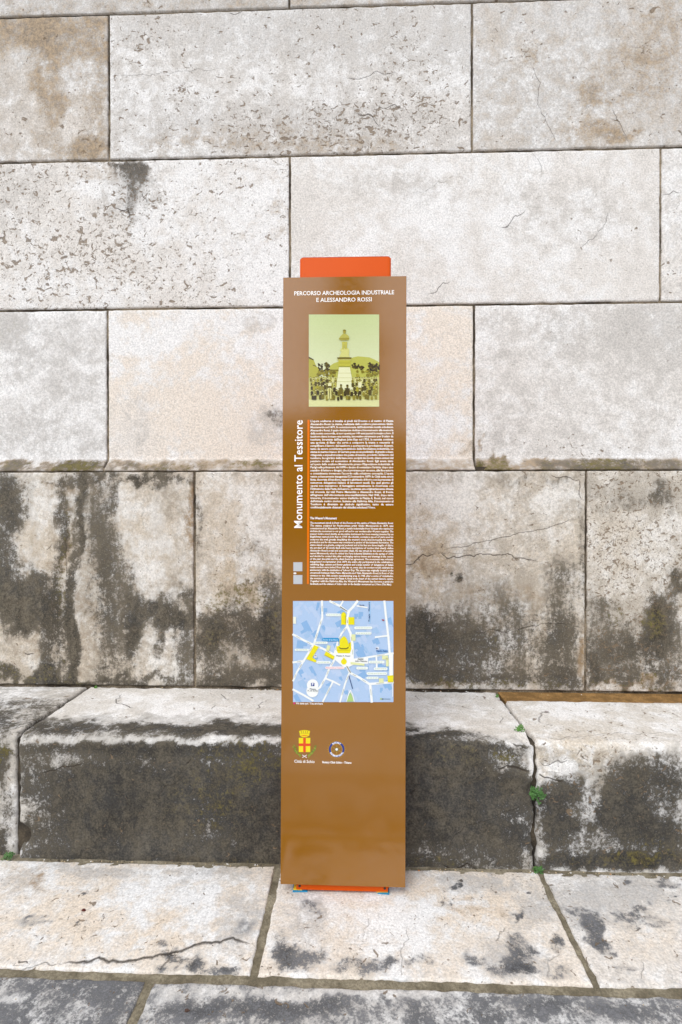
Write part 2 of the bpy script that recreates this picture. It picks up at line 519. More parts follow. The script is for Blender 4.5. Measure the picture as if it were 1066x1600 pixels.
# course 1 (topmost fully seen)
a, b = jx((170, 738), 125, Y_UP)
wall_block(PX0, a - 1.9, Z2, Z1, {'pit': [.3]}, 50)
wall_block(a - 1.9, a, Z2, Z1, {'pit': [.15, (130, 210, 50, 40, .5)], 'grey': [.60, (60, 40, 140, 60, .5)],
            'ochre': [.22, (75, 130, 22, 90, .55), (20, 30, 120, 45, .6), (150, 150, 30, 120, .35), (100, 60, 90, 40, .35), (130, 235, 60, 15, .5)], 'warm': [.6]}, 2)
wall_block(a, b, Z2, Z1, {'pit': [.5, (215, 70, 40, 25, .5), (290, 145, 20, 25, .7), (400, 200, 300, 50, .2), (640, 120, 60, 60, .4), (560, 190, 160, 40, .3)],
            'grey': [.42, (450, 200, 200, 40, .25), (600, 40, 300, 50, .35), (250, 40, 100, 30, .3)], 'ochre': [.10, (450, 215, 140, 25, .30), (310, 228, 120, 14, .25), (570, 225, 100, 18, .25)], 'warm': [.25]}, 3)
wall_block(b, b + 1.75, Z2, Z1, {'pit': [.35, (1020, 70, 20, 10, .9), (830, 85, 40, 20, .4)], 'grey': [.62, (1040, 90, 80, 130, .35), (900, 20, 200, 40, .35)],
            'ochre': [.22, (1040, 60, 70, 90, .25), (935, 150, 25, 20, .45), (930, 205, 50, 18, .55), (975, 215, 25, 12, .5), (840, 95, 25, 20, .3), (1000, 120, 60, 50, .25)], 'warm': [.6]}, 4)
wall_block(b + 1.75, PX1, Z2, Z1, {'pit': [.3]}, 51)
# course 2
a, b = jx((453, 1033), 360, Y_UP)
wall_block(PX0, a - 1.85, Z3, Z2, {'pit': [.4]}, 52)
wall_block(a - 1.85, a, Z3, Z2, {'pit': [.72, (205, 320, 40, 70, .5), (100, 420, 150, 50, .25), (380, 300, 80, 60, -.1)],
            'grey': [.18, (205, 290, 40, 50, .7), (20, 300, 60, 60, .3)], 'dark': [(205, 320, 16, 40, .25), (203, 280, 26, 36, .40), (205, 258, 30, 14, .35), (160, 252, 80, 5, .4)],
            'ochre': [(140, 262, 60, 16, .35), (390, 370, 40, 20, .25), (440, 330, 8, 60, .4)], 'warm': [.3]}, 5)
wall_block(a, b, Z3, Z2, {'pit': [.05, (920, 370, 80, 50, .15)], 'grey': [.16, (620, 290, 120, 30, .25), (900, 330, 120, 60, .22)], 'ochre': [(700, 290, 60, 20, .15)], 'warm': [.25]}, 6)
wall_block(b, b + 1.8, Z3, Z2, {'pit': [.3], 'grey': [.3], 'warm': [.3]}, 7)
wall_block(b + 1.8, PX1, Z3, Z2, {'pit': [.3]}, 53)
# course 3, with the sloping foot
a, b = jx((168, 741), 600, Y_UP)
foot = [(90, 727, 330, 9, .85), (300, 727, 120, 9, .65)]
wall_block(PX0, a - 1.8, Z0, Z3, {'pit': [.1]}, 54, flare=True)
wall_block(a - 1.8, a, Z0, Z3, {'pit': [.02], 'grey': [.26, (20, 520, 40, 50, .45), (100, 560, 60, 60, .2), (60, 680, 120, 40, .25)],
            'ochre': [(60, 728, 180, 8, .5)], 'dark': [(90, 728, 150, 7, .25)], 'moss': [(30, 520, 20, 40, .25), (100, 728, 90, 8, .3)]}, 8, flare=True)
wall_block(a, b, Z0, Z3, {'pit': [.02, (430, 640, 12, 30, .6)], 'warm': [1.0, (200, 690, 60, 60, -.5), (640, 690, 80, 40, -.3)], 'grey': [.12, (425, 660, 30, 30, .5), (215, 660, 20, 40, .35), (400, 500, 30, 20, .3)],
            'dark': [(430, 655, 14, 26, .35), (240, 730, 80, 6, .2)], 'ochre': [(230, 728, 90, 8, .5), (380, 728, 100, 8, .25), (690, 728, 70, 7, .3), (735, 690, 6, 26, .5)], 'moss': [(420, 727, 50, 8, .5), (260, 728, 80, 7, .3)]}, 9, flare=True)
wall_block(b, b + 1.8, Z0, Z3, {'pit': [.05, (900, 700, 90, 14, .5), (870, 530, 30, 20, .4)], 'grey': [.30, (1020, 520, 70, 60, .4), (900, 520, 80, 40, .2), (780, 690, 20, 20, .3)],
            'ochre': [(775, 727, 26, 8, 1.2), (860, 727, 55, 8, .8), (1000, 727, 90, 7, .3), (746, 700, 5, 12, .8)], 'moss': [(765, 727, 20, 7, .7), (790, 728, 10, 8, .5)], 'dark': [(765, 727, 12, 8, .45), (960, 727, 120, 6, .2)], 'warm': [.2]}, 10, flare=True,
            chips=[(xw(748, 732, Y_BASE), Y_BASE + Z0 + .02, .05, .02)])
wall_block(b + 1.8, PX1, Z0, Z3, {'pit': [.1]}, 55, flare=True)
# courses above the picture
a = xw(452, 4, Y_UP)
for k, (za, zb, off) in enumerate(((Z1, ZT, 0.0), (ZT, ZTT, 0.9))):
    xs = [PX0, a - 3.6 + off if a - 3.6 + off > PX0 + .3 else PX0 + .6, a - 1.8 + off, a + off, a + 1.8 + off, PX1]
    for i in range(5):
        wall_block(xs[i], xs[i + 1], za, zb, {'pit': [.3], 'grey': [.8], 'ochre': [.35]}, 20 + 5 * k + i)
# plinth course
pc = dict(plane='y', val=Y_BASE)
base_cracks = [
    cr([(628, 882), (655, 872), (680, 864)], 1, .005, **pc), cr([(676, 862), (700, 873), (740, 870), (780, 867), (815, 872), (845, 880)], .95, .005, **pc),
    cr([(682, 860), (720, 855), (745, 848), (790, 839), (835, 830), (870, 820), (905, 808)], .7, .004, **pc),
    cr([(735, 985), (760, 987), (800, 984), (845, 975), (908, 970)], .75, .004, **pc),
    cr([(855, 740), (880, 745), (905, 750), (905, 770), (912, 785)], .8, .004, **pc), cr([(103, 800), (104, 860), (103, 915)], .6, .004, **pc),
    cr([(72, 860), (82, 850)], .7, .004, **pc), cr([(38, 1020), (55, 1022)], .9, .006, **pc), cr([(220, 780), (222, 810), (225, 830)], .3, .003, **pc)]
a, b = jx((304, 916), 900, Y_BASE)
bk = dict(mat=M['plinth'], Y=Y_BASE, cracks=base_cracks, uwarp=.4, vwarp=1.5)
wall_block(PX0, a - 1.95, HS, Z0, {'dark': [.4], 'grey': [.5]}, 56, **bk)
wall_block(a - 1.95, a, HS, Z0, {
    'grey': [.42, (55, 820, 26, 70, -.35), (235, 850, 50, 60, -.3), (195, 780, 14, 40, -.4), (150, 850, 25, 140, .5)],
    'dark': [.12, (6, 850, 20, 130, .55), (45, 935, 55, 40, .65), (95, 850, 9, 120, .5), (125, 800, 5, 70, .75), (117, 930, 8, 120, .45), (155, 850, 20, 120, .35), (178, 790, 10, 60, .25),
             (80, 1000, 22, 60, .65), (112, 1000, 10, 80, .55), (30, 975, 20, 30, .4), (205, 975, 14, 60, .8), (180, 900, 20, 60, .3), (170, 1000, 22, 60, .35), (270, 960, 40, 30, .55), (235, 955, 20, 24, .45), (255, 1000, 10, 40, .4),
             (60, 1062, 130, 14, .6), (225, 1062, 90, 12, .4), (240, 748, 60, 14, .4), (215, 745, 12, 18, .5), (20, 780, 25, 40, .3), (120, 750, 60, 12, .3), (290, 1000, 16, 60, .4),
             (40, 1020, 22, 40, -.25), (255, 1035, 30, 22, -.2)],
    'ochre': [.14, (100, 950, 120, 120, .16), (100, 840, 8, 60, .35), (298, 800, 6, 60, .7), (120, 760, 60, 30, .25)], 'moss': [(100, 880, 14, 120, .3), (60, 1060, 120, 14, .3)], 'warm': [.4], 'pit': [.12]}, 11, **bk)
wall_block(a, b, HS, Z0, {
    'grey': [.38, (360, 800, 60, 60, -.2), (380, 1020, 70, 60, .4), (760, 960, 150, 60, .35), (700, 790, 90, 40, -.2), (810, 900, 60, 40, .1)],
    'dark': [.06, (380, 985, 90, 36, .55), (430, 960, 20, 60, .4), (370, 1062, 80, 18, .55), (330, 1010, 26, 50, .4), (440, 1020, 40, 60, .4), (400, 915, 26, 20, .3), (385, 865, 20, 16, .2), (312, 820, 7, 60, .3),
             (690, 1010, 80, 50, .5), (660, 990, 40, 60, .25), (700, 1062, 90, 18, .45), (800, 1000, 90, 60, .33), (880, 1010, 30, 70, .38), (850, 1060, 90, 20, .35), (880, 900, 36, 40, .22), (760, 915, 80, 30, .12), (720, 905, 6, 8, .8), (705, 898, 5, 6, .8), (910, 850, 6, 110, .25), (540, 1000, 120, 60, .4), (840, 745, 80, 10, .2)],
    'ochre': [.10, (370, 1000, 90, 70, .18), (760, 1000, 160, 70, .14), (360, 920, 40, 20, .12), (670, 880, 40, 30, .22), (650, 830, 30, 20, .15), (800, 940, 60, 20, .15), (912, 1030, 6, 50, .7), (700, 1070, 60, 8, .4)],
    'moss': [(370, 935, 60, 24, .5), (430, 985, 10, 30, .4), (340, 1000, 30, 40, .25), (700, 1072, 130, 8, .45), (780, 1000, 40, 30, .2), (850, 1070, 70, 8, .3)],
    'warm': [.4, (660, 870, 60, 60, .6), (400, 900, 60, 60, .5), (780, 950, 80, 40, .3)], 'pit': [.3, (385, 860, 40, 40, .35), (720, 905, 30, 20, .3)]}, 12, **bk)
wall_block(b, b + 1.9, HS, Z0, {
    'grey': [.3, (980, 770, 90, 28, .5), (1030, 780, 40, 40, .3), (980, 840, 50, 50, -.3), (980, 1000, 90, 60, .5)],
    'dark': [.04, (985, 775, 60, 20, .22), (1035, 775, 16, 24, .3), (1030, 965, 24, 46, .75), (1055, 905, 14, 20, .6), (960, 1010, 60, 45, .48), (1040, 1020, 60, 45, .45), (990, 1065, 90, 14, .4), (925, 1050, 12, 30, .5), (940, 950, 30, 20, .25)],
    'ochre': [.10, (980, 1010, 90, 60, .14), (1028, 950, 12, 16, 1.1), (1050, 905, 16, 12, .5), (1030, 985, 16, 20, .4), (980, 1078, 90, 6, .6)], 'moss': [(1020, 970, 22, 30, .5), (965, 960, 30, 20, .3), (990, 1074, 90, 7, .4), (930, 800, 12, 60, .2)],
    'warm': [.25], 'pit': [.75, (980, 860, 80, 60, .3)]}, 13, **bk)
wall_block(b + 1.9, PX1, HS, Z0, {'dark': [.4], 'grey': [.5]}, 57, **bk)
v1, f1 = box_geo(PX0, PX1, Y_BASE + 0.010, Y_BASE + 0.4, HS - 0.2, Z0 + 0.0)
v2, f2 = box_geo(PX0 + .002, PX1 - .002, Y_UP + 0.010, Y_UP + 0.35, Z0 + 0.001, ZTT - 0.01)
v3, f3 = box_geo(PX0 + .004, PX1 - .004, Y_BASE + 0.012, Y_UP + 0.02, Z0 - 0.01, Z0 + 0.02)
vv = v1 + v2 + v3
ff = f1 + [tuple(i + 8 for i in q) for q in f2] + [tuple(i + 16 for i in q) for q in f3]
under(mesh_obj('mortar', vv, ff, M['joint']), wall)

# ------------------------------------------------------------------ the step
step = empty('stone_step', (0, Y_STEP, 0))
tag(step, 'long low stone step with blackened front and cracked joints at the foot of the wall', 'step')
XL = (at_z(145, 1076, HS).x + at_y(18, 1250, Y_STEP).x) / 2
XR = (at_z(780, 1086, HS).x + at_y(838, 1260, Y_STEP).x) / 2
def step_path(yb, y0=Y_STEP, r=0.028, z1=HS):
    p = [(y0, -0.03), (y0, z1 - r)]
    for k in range(1, 8):
        t = math.pi / 2 * k / 8
        p.append((y0 + r - r * math.cos(t), z1 - r + r * math.sin(t)))
    p += [(y0 + r, z1), (yb, z1)]
    return p
ty, tr = dict(plane='z', val=HS), dict(plane='y', val=Y_STEP)
step_cracks = [
    cr([(183, 1090), (185, 1100), (200, 1104), (213, 1107)], .95, .006, **ty), cr([(190, 1085), (186, 1092)], .7, .005, **ty),
    cr([(345, 1084), (352, 1090), (358, 1094)], .8, .005, **ty), cr([(330, 1108), (336, 1102)], .8, .004, **ty), cr([(400, 1108), (408, 1098), (415, 1095)], .8, .005, **ty),
    cr([(650, 1085), (654, 1095)], .6, .004, **ty), cr([(665, 1096), (700, 1100), (735, 1108), (790, 1113)], .45, .004, **ty), cr([(780, 1130), (785, 1120)], .7, .005, **ty),
    cr([(846, 1130), (842, 1122), (845, 1115), (855, 1112)], .6, .007, **ty), cr([(850, 1150), (880, 1154), (910, 1150)], .6, .004, **ty), cr([(910, 1150), (960, 1145), (1000, 1148), (1060, 1144)], .45, .004, **ty),
    cr([(770, 1199), (790, 1199), (803, 1196), (815, 1201), (832, 1204)], 1, .009, **tr), cr([(800, 1158), (815, 1163), (825, 1170)], .9, .008, **tr),
    cr([(842, 1207), (852, 1215), (868, 1219), (885, 1222)], .95, .007, **tr), cr([(842, 1185), (865, 1190), (890, 1188)], .6, .004, **tr),
    cr([(640, 1240), (650, 1232)], .8, .006, **tr), cr([(690, 1345), (705, 1320), (720, 1300), (770, 1280), (800, 1265), (832, 1255)], .35, .004, **tr),
    cr([(65, 1208), (90, 1202), (115, 1198), (135, 1195)], .8, .005, **tr), cr([(235, 1250), (255, 1235), (280, 1218)], .35, .005, **tr), cr([(290, 1195), (300, 1185)], .7, .004, **tr),
    cr([(690, 1350), (720, 1355), (760, 1358)], .8, .008, **tr)]
def step_block(x0, x1, path, paint, seed, vis=True, **kw):
    o = stone('step_stone', x0, x1, path, M['step'], None, ds=0.0105 if vis else .05, depth=0.08, radius=kw.pop('radius', .012), paint=paint,
              cracks=step_cracks if vis else (), seed=seed, und=kw.pop('und', .004), wob=kw.pop('wob', .004), vwarp=.55, **kw)
    return under(o, step)
dk = 1.0
step_block(PX0, XL - 2.4, step_path(Y_BASE - .006), {'dark': [.6], 'grey': [.6]}, 30, vis=False)
step_block(XL - 2.39, XL - .013, step_path(Y_BASE - .006, Y_STEP + .012), {
    'grey': [.55, (60, 1085, 60, 12, -.1)], 'dark': [.10, (40, 1125, 60, 30, .25), (0, 1120, 30, 30, .3), (4, 1190, 16, 30, .5), (5, 1270, 16, 60, .25), (0, 1320, 20, 20, .5), (90, 1100, 40, 10, .2)], 'moss': [(5, 1175, 14, 16, .7)], 'ochre': [(5, 1335, 20, 10, .8)], 'warm': [.4], 'pit': [.3]}, 31, und=.006)
step_block(XL, XR - .003, step_path(Y_BASE - .006), {
    'grey': [.05, (240, 1136, 260, 17, 1.2), (520, 1140, 200, 14, .5), (250, 1260, 270, 90, .4), (240, 1088, 200, 20, -.15), (700, 1150, 60, 10, .6), (240, 1160, 280, 16, .7), (700, 1162, 140, 14, .6)],
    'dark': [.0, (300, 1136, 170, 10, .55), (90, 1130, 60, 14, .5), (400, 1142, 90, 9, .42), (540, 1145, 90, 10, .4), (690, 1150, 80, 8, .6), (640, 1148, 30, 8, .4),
             (240, 1265, 220, 82, .55), (160, 1230, 70, 50, .35), (190, 1275, 90, 50, .35), (330, 1260, 120, 70, .25), (420, 1270, 60, 90, .5), (100, 1310, 80, 40, .4), (300, 1335, 200, 22, .4), (55, 1250, 30, 80, .25),
             (560, 1260, 160, 95, .8), (680, 1250, 70, 85, .72), (760, 1260, 60, 85, .48), (815, 1300, 26, 60, .35), (800, 1225, 40, 30, .3), (650, 1180, 40, 20, .4), (740, 1175, 60, 10, .25),
             (110, 1215, 100, 50, .28), (60, 1200, 40, 50, .12), (300, 1200, 160, 34, .35), (300, 1158, 240, 3, -.3), (250, 1176, 200, 12, .35), (700, 1170, 120, 8, .25), (150, 1185, 60, 20, -.1), (740, 1345, 90, 8, -.1), (800, 1250, 40, 90, .28), (780, 1320, 60, 30, .25), (700, 1200, 60, 30, .25), (810, 1180, 26, 14, .15),
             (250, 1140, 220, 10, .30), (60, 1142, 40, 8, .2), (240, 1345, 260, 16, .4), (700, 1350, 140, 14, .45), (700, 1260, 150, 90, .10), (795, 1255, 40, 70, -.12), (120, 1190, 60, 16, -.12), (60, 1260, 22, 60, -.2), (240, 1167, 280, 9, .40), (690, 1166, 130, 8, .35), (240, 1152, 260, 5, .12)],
    'moss': [(405, 1190, 50, 40, .35), (340, 1175, 60, 20, .2), (330, 1250, 80, 60, .28), (700, 1180, 80, 20, .25), (690, 1345, 60, 10, .3), (790, 1180, 20, 10, .5), (420, 1350, 200, 8, .3)],
    'ochre': [(240, 1260, 240, 90, .12), (360, 1250, 90, 70, .18), (760, 1250, 60, 60, .2), (815, 1190, 20, 12, .3), (300, 1344, 160, 6, .35)], 'warm': [.25, (740, 1240, 90, 80, .4)], 'pit': [.2]}, 32, wob0=.007, wob1=.010, und=.005,
    chips=[(XR - .02, Y_STEP + HS + .03, .05, .02), (XR - .05, Y_STEP + HS - .06, .06, .014), (XR - .01, Y_STEP + .30, .03, .02), (XR, Y_STEP + .14, .035, .018), (XL, Y_STEP + .08, .06, .03)])
step_block(XR + .003, XR + 2.3, step_path(Y_BASE - .112), {
    'grey': [.06, (960, 1270, 150, 90, .8), (900, 1112, 100, 16, -.1), (1040, 1240, 50, 90, .3)],
    'dark': [.0, (960, 1290, 110, 60, .38), (985, 1290, 40, 60, .38), (1010, 1230, 24, 60, .22), (870, 1300, 30, 60, .22), (940, 1345, 120, 14, .5), (1050, 1330, 40, 40, .35), (1060, 1200, 30, 60, .2), (870, 1235, 30, 20, .2), (915, 1260, 16, 60, -.3), (890, 1185, 60, 20, -.1), (1010, 1200, 60, 30, .2), (900, 1270, 80, 60, .25), (960, 1225, 120, 40, .26), (1040, 1270, 40, 60, .3), (865, 1265, 26, 60, .2), (960, 1270, 150, 85, .04), (890, 1210, 60, 40, -.12), (960, 1352, 160, 12, .4)],
    'moss': [(950, 1345, 130, 12, .3), (960, 1190, 20, 20, .15), (1010, 1330, 60, 24, .3)], 'ochre': [(950, 1345, 120, 10, .5), (930, 1180, 60, 20, .15)], 'warm': [.35, (900, 1200, 80, 50, .6)], 'pit': [.45, (930, 1210, 90, 60, .35)]}, 33, wob0=.010, und=.005,
    chips=[(XR + .02, Y_STEP + HS - .05, .06, .016), (XR + .06, Y_STEP + HS - .09, .05, .012), (XR + .01, Y_STEP + .25, .03, .012), (XR, Y_STEP + .10, .03, .015)])
step_block(XR + 2.31, PX1, step_path(Y_BASE - .112), {'dark': [.5], 'grey': [.5]}, 34, vis=False)
under(box('mortar_strip', (XR + .006, PX1 - .01, Y_BASE - .13, Y_BASE + .005, HS - .10, HS - .005), M['ochre_fill']), step)
under(box('core', (PX0 + .01, PX1 - .01, Y_STEP + .022, Y_BASE + .05, -.02, HS - .022), mortar_mat('dark_earth', (0.022, 0.017, 0.012), (0.09, 0.07, 0.045), 8.0)), step)

# ------------------------------------------------------------------ paving
pave = empty('paving', (0, 0, 0))
tag(pave, kind='structure')
pz = dict(plane='z', val=0.0)
pave_cracks = [
    cr([(90, 1506), (120, 1504), (170, 1503), (225, 1496), (270, 1488), (300, 1480), (345, 1472), (375, 1470), (398, 1478)], 1, .011, **pz),
    cr([(268, 1488), (258, 1505), (248, 1518)], .7, .006, **pz), cr([(0, 1511), (60, 1508), (100, 1505)], .5, .005, **pz), cr([(30, 1500), (45, 1504)], .9, .006, **pz),
    cr([(635, 1440), (630, 1480), (624, 1530)], .4, .004, **pz), cr([(870, 1470), (860, 1500), (852, 1530)], .3, .004, **pz), cr([(770, 1470), (780, 1462), (790, 1448)], .5, .004, **pz),
    cr([(990, 1455), (1000, 1450)], .8, .005, **pz), cr([(575, 1430), (570, 1450), (565, 1470)], .35, .003, **pz), cr([(1000, 1530), (1003, 1500)], .4, .003, **pz)]
def slab(x0, x1, y0, y1, paint, seed, vis=True, **kw):
    o = stone('paving_slab', x0, x1, [(y0, 0), (y1, 0)], M['paving'], None, ds=.009 if vis else .06, depth=.05, radius=.007, wob=.006, und=.0022, paint=paint,
              cracks=pave_cracks if vis else (), seed=seed, **kw)
    o.parent = pave
    return o
g = .011
JA = (at_z(431, 1375, 0).x + at_z(394, 1530, 0).x) / 2
JB = (at_z(850, 1375, 0).x + at_z(932, 1540, 0).x) / 2
yb = Y_STEP - .012
slab(PX0, JA - 2.0, Y_ROW + .013, yb, {'warm': [.6], 'grey': [.3]}, 40, False)
slab(JA - 1.98, JA - g, Y_ROW + .013, yb, {
    'warm': [.75, (200, 1440, 180, 60, .3), (60, 1370, 60, 20, .3)], 'pit': [.25, (130, 1440, 60, 40, .35), (260, 1480, 40, 30, .4), (60, 1500, 40, 12, .3)], 'grey': [.12, (130, 1362, 90, 10, .6), (330, 1362, 90, 12, .5), (370, 1440, 40, 40, .5), (50, 1437, 22, 6, .8), (30, 1380, 50, 16, .4)],
    'dark': [(275, 1505, 40, 14, .55), (340, 1510, 40, 12, .5), (250, 1475, 16, 10, .45), (370, 1515, 22, 14, .45), (315, 1500, 12, 16, .4), (55, 1437, 16, 5, .5), (130, 1405, 6, 5, .9), (122, 1445, 8, 8, .7), (380, 1445, 30, 16, .22), (20, 1527, 60, 4, .3)], 'ochre': [(62, 1380, 14, 5, .6), (30, 1365, 10, 5, .5), (270, 1440, 40, 14, .2)]}, 41)
slab(JA + g, JB - g * .7, Y_ROW + .013, yb, {
    'warm': [.75, (740, 1420, 60, 30, .5), (640, 1390, 80, 20, .3)], 'pit': [.25, (600, 1500, 90, 30, .4), (480, 1450, 30, 40, .35), (700, 1430, 60, 40, .3)],
    'grey': [.14, (760, 1380, 60, 14, .7), (830, 1420, 40, 30, .5), (690, 1366, 60, 6, .5), (475, 1430, 30, 60, .5), (800, 1500, 60, 30, .5)],
    'dark': [(480, 1420, 16, 14, .35), (470, 1500, 40, 22, .5), (440, 1490, 16, 30, .45), (600, 1505, 14, 12, .65), (560, 1515, 40, 12, .4), (650, 1505, 26, 10, .4), (810, 1490, 22, 26, .65), (820, 1510, 26, 10, .5), (775, 1515, 26, 14, .4), (740, 1500, 30, 8, .4), (872, 1480, 12, 12, .65), (880, 1520, 20, 14, .3), (805, 1431, 9, 5, .9), (702, 1408, 6, 4, .8), (718, 1376, 7, 4, .9), (825, 1393, 5, 4, .8), (640, 1530, 120, 5, .2)], 'ochre': [(735, 1415, 50, 14, .35), (775, 1425, 20, 8, .3), (690, 1385, 30, 8, .2)]}, 42)
slab(JB + g * .7, JB + 1.5, Y_ROW + .013, yb, {
    'warm': [.45, (1000, 1470, 60, 40, .3)], 'pit': [.3], 'grey': [.25, (960, 1395, 90, 30, .6), (920, 1430, 30, 30, .5)],
    'dark': [(925, 1455, 14, 30, .65), (935, 1485, 12, 12, .6), (990, 1425, 30, 8, .5), (905, 1420, 14, 8, .4), (1050, 1390, 20, 10, .5), (990, 1380, 16, 6, .5), (1000, 1440, 60, 6, .3), (1052, 1412, 6, 4, .9), (965, 1520, 12, 6, .3)], 'ochre': [(994, 1508, 5, 4, .6)]}, 43)
slab(JB + 1.52, PX1, Y_ROW + .013, yb, {'warm': [.6], 'grey': [.3]}, 44, False)
JC = at_z(222, 1560, 0).x
ye, yf = .93, Y_ROW - .013
slab(PX0, JC - 1.9, ye + .013, yf, {'dark': [.4], 'grey': [.4]}, 45, False)
slab(JC - 1.88, JC - g, ye + .013, yf, {'grey': [.6], 'dark': [.50, (20, 1552, 30, 10, -.3), (130, 1575, 20, 14, -.25)], 'warm': [.2], 'pit': [.3]}, 46)
slab(JC + g, JC + 1.9, ye + .013, yf, {'grey': [.5], 'dark': [.30, (300, 1575, 50, 20, .35), (440, 1572, 110, 20, .4), (540, 1550, 300, 6, -.3), (660, 1585, 30, 20, .3), (760, 1580, 40, 20, .3), (850, 1580, 40, 16, .25), (960, 1580, 90, 16, .3), (260, 1560, 20, 14, -.2)], 'warm': [.2], 'pit': [.3]}, 47)
slab(JC + 1.92, PX1, ye + .013, yf, {'dark': [.4], 'grey': [.4]}, 48, False)
y = ye
for r in range(6):
    y2 = y - (0.5 if r % 2 else 0.62)
    x = PX0 + (.0 if r % 2 else .5)
    k = 0
    while x < PX1 - .3:
        x2 = min(x + 1.25 + .3 * ((k * 7 + r * 3) % 4) / 3, PX1)
        slab(x + g, x2 - g, y2 + .012, y - .012, {'warm': [.5], 'grey': [.35], 'dark': [.15], 'pit': [.3]}, 60 + r * 9 + k, False)
        x = x2; k += 1
    y = y2
Y_END = y
# mortar bed with a slightly lumpy surface
nx, ny = 420, 170
gx, gy = np.meshgrid(np.linspace(PX0, PX1, nx), np.linspace(Y_END, Y_STEP + .05, ny))
BP = np.stack([gx.ravel(), gy.ravel(), 0 * gx.ravel()], 1)
BP[:, 2] = -.007 + (fbm(BP, 40, 3, 3) - .5) * .008 + np.where(BP[:, 1] > Y_STEP - .03, .006, 0)
GI = np.arange(nx * ny).reshape(ny, nx)
BF = np.stack([GI[:-1, :-1].ravel(), GI[:-1, 1:].ravel(), GI[1:, 1:].ravel(), GI[1:, :-1].ravel()], 1).tolist()
mesh_obj('mortar_bed', BP, BF, M['bed'], pave, smooth=True)

def square_mat():
    t = NT('square_paving')
    tc = t.n('TexCoord').outputs['Object']
    br = t.n('TexBrick')
    t.put(br.inputs['Vector'], tc)
    br.inputs['Scale'].default_value = 1.0
    br.inputs['Brick Width'].default_value = 1.2
    br.inputs['Row Height'].default_value = 0.6
    br.inputs['Mortar Size'].default_value = 0.012
    br.inputs['Color1'].default_value = (0.42, 0.40, 0.37, 1)
    br.inputs['Color2'].default_value = (0.32, 0.305, 0.28, 1)
    br.inputs['Mortar'].default_value = (0.16, 0.14, 0.11, 1)
    n = t.noise(tc, 1.3, 8, 0.65)
    t.put(t.b.inputs['Base Color'], t.mix(t.step(n, .35, .7, 0, .6), br.outputs[0], (.17, .165, .155)))
    t.b.inputs['Roughness'].default_value = .9
    return t.mat
ground = mesh_obj('ground', [(-400, -400, -.025), (400, -400, -.025), (400, 400, -.025), (-400, 400, -.025)], [(0, 1, 2, 3)], square_mat())
tag(ground, kind='structure')

# ------------------------------------------------------------------ the information totem
Y_PANEL, Y_POST = 1.778, 1.796
zb_ = at_y(536, 1384, Y_PANEL).z
zt_ = at_y(539, 432.5, Y_PANEL * 1.0204).z
LEAN = math.atan2(Y_PANEL * .0204, zt_ - zb_)
H = math.hypot(zt_ - zb_, Y_PANEL * .0204)
xb0, xb1 = at_y(438, 1382, Y_PANEL).x, at_y(634, 1386, Y_PANEL).x
xt0, xt1 = at_y(443, 433, Y_PANEL * 1.0204).x, at_y(635, 432, Y_PANEL * 1.0204).x
W = ((xb1 - xb0) + (xt1 - xt0)) / 2
xbc, xtc = (xb0 + xb1) / 2, (xt0 + xt1) / 2
ROLL = math.atan2(xtc - xbc, H)
totem = empty('information_totem', (xbc, Y_PANEL, zb_))
TR = Matrix.Rotation(ROLL, 4, 'Y') @ Matrix.Rotation(-LEAN, 4, 'X')
totem.rotation_euler = TR.to_euler()
TM = Matrix.Translation(totem.location) @ TR
TMI = TM.inverted()
tag(totem, 'tall brown printed information panel on an orange steel post in front of the step', 'information sign')

def pl(u, v):
    """photo pixel -> panel coordinates (x right, z up from the lower edge)"""
    o = TMI @ Vector((0, 0, CAMZ))
    d = TMI.to_3x3() @ ray(u, v)
    p = o + d * (-o.y / d.y)
    return p.x, p.z

def rounded(w, d, r, n=7):
    pts = []
    for cx, cy, a0 in ((w / 2 - r, d - r, 0), (-w / 2 + r, d - r, 90), (-w / 2 + r, r, 180), (w / 2 - r, r, 270)):
        for k in range(n + 1):
            a = math.radians(a0 + 90 * k / n)
            pts.append((cx + r * math.cos(a), cy + r * math.sin(a)))
    return pts

def prism(name, prof, z0, z1, mat, parent, cx=0, cy=0, smooth=True, lip=0.0):
    n = len(prof)
    v = [(cx + x, cy + y, z0) for x, y in prof] + [(cx + x, cy + y, z1 - lip) for x, y in prof]
    f = [(i, (i + 1) % n, n + (i + 1) % n, n + i) for i in range(n)]
    if lip:
        sx = 1 - 2 * lip / (max(p[0] for p in prof) - min(p[0] for p in prof))
        my = sum(p[1] for p in prof) / n
        sy = 1 - 2 * lip / (max(p[1] for p in prof) - min(p[1] for p in prof))
        v += [(cx + x * sx, cy + my + (y - my) * sy, z1) for x, y in prof]
        f += [(n + i, n + (i + 1) % n, 2 * n + (i + 1) % n, 2 * n + i) for i in range(n)]
        f.append(tuple(range(2 * n, 3 * n)))
    else:
        f.append(tuple(range(n, 2 * n)))
    f.append(tuple(range(n - 1, -1, -1)))
    o = mesh_obj(name, v, f, mat, parent)
    if smooth:
        for p in o.data.polygons:
            if len(p.vertices) == 4: p.use_smooth = True
    return o

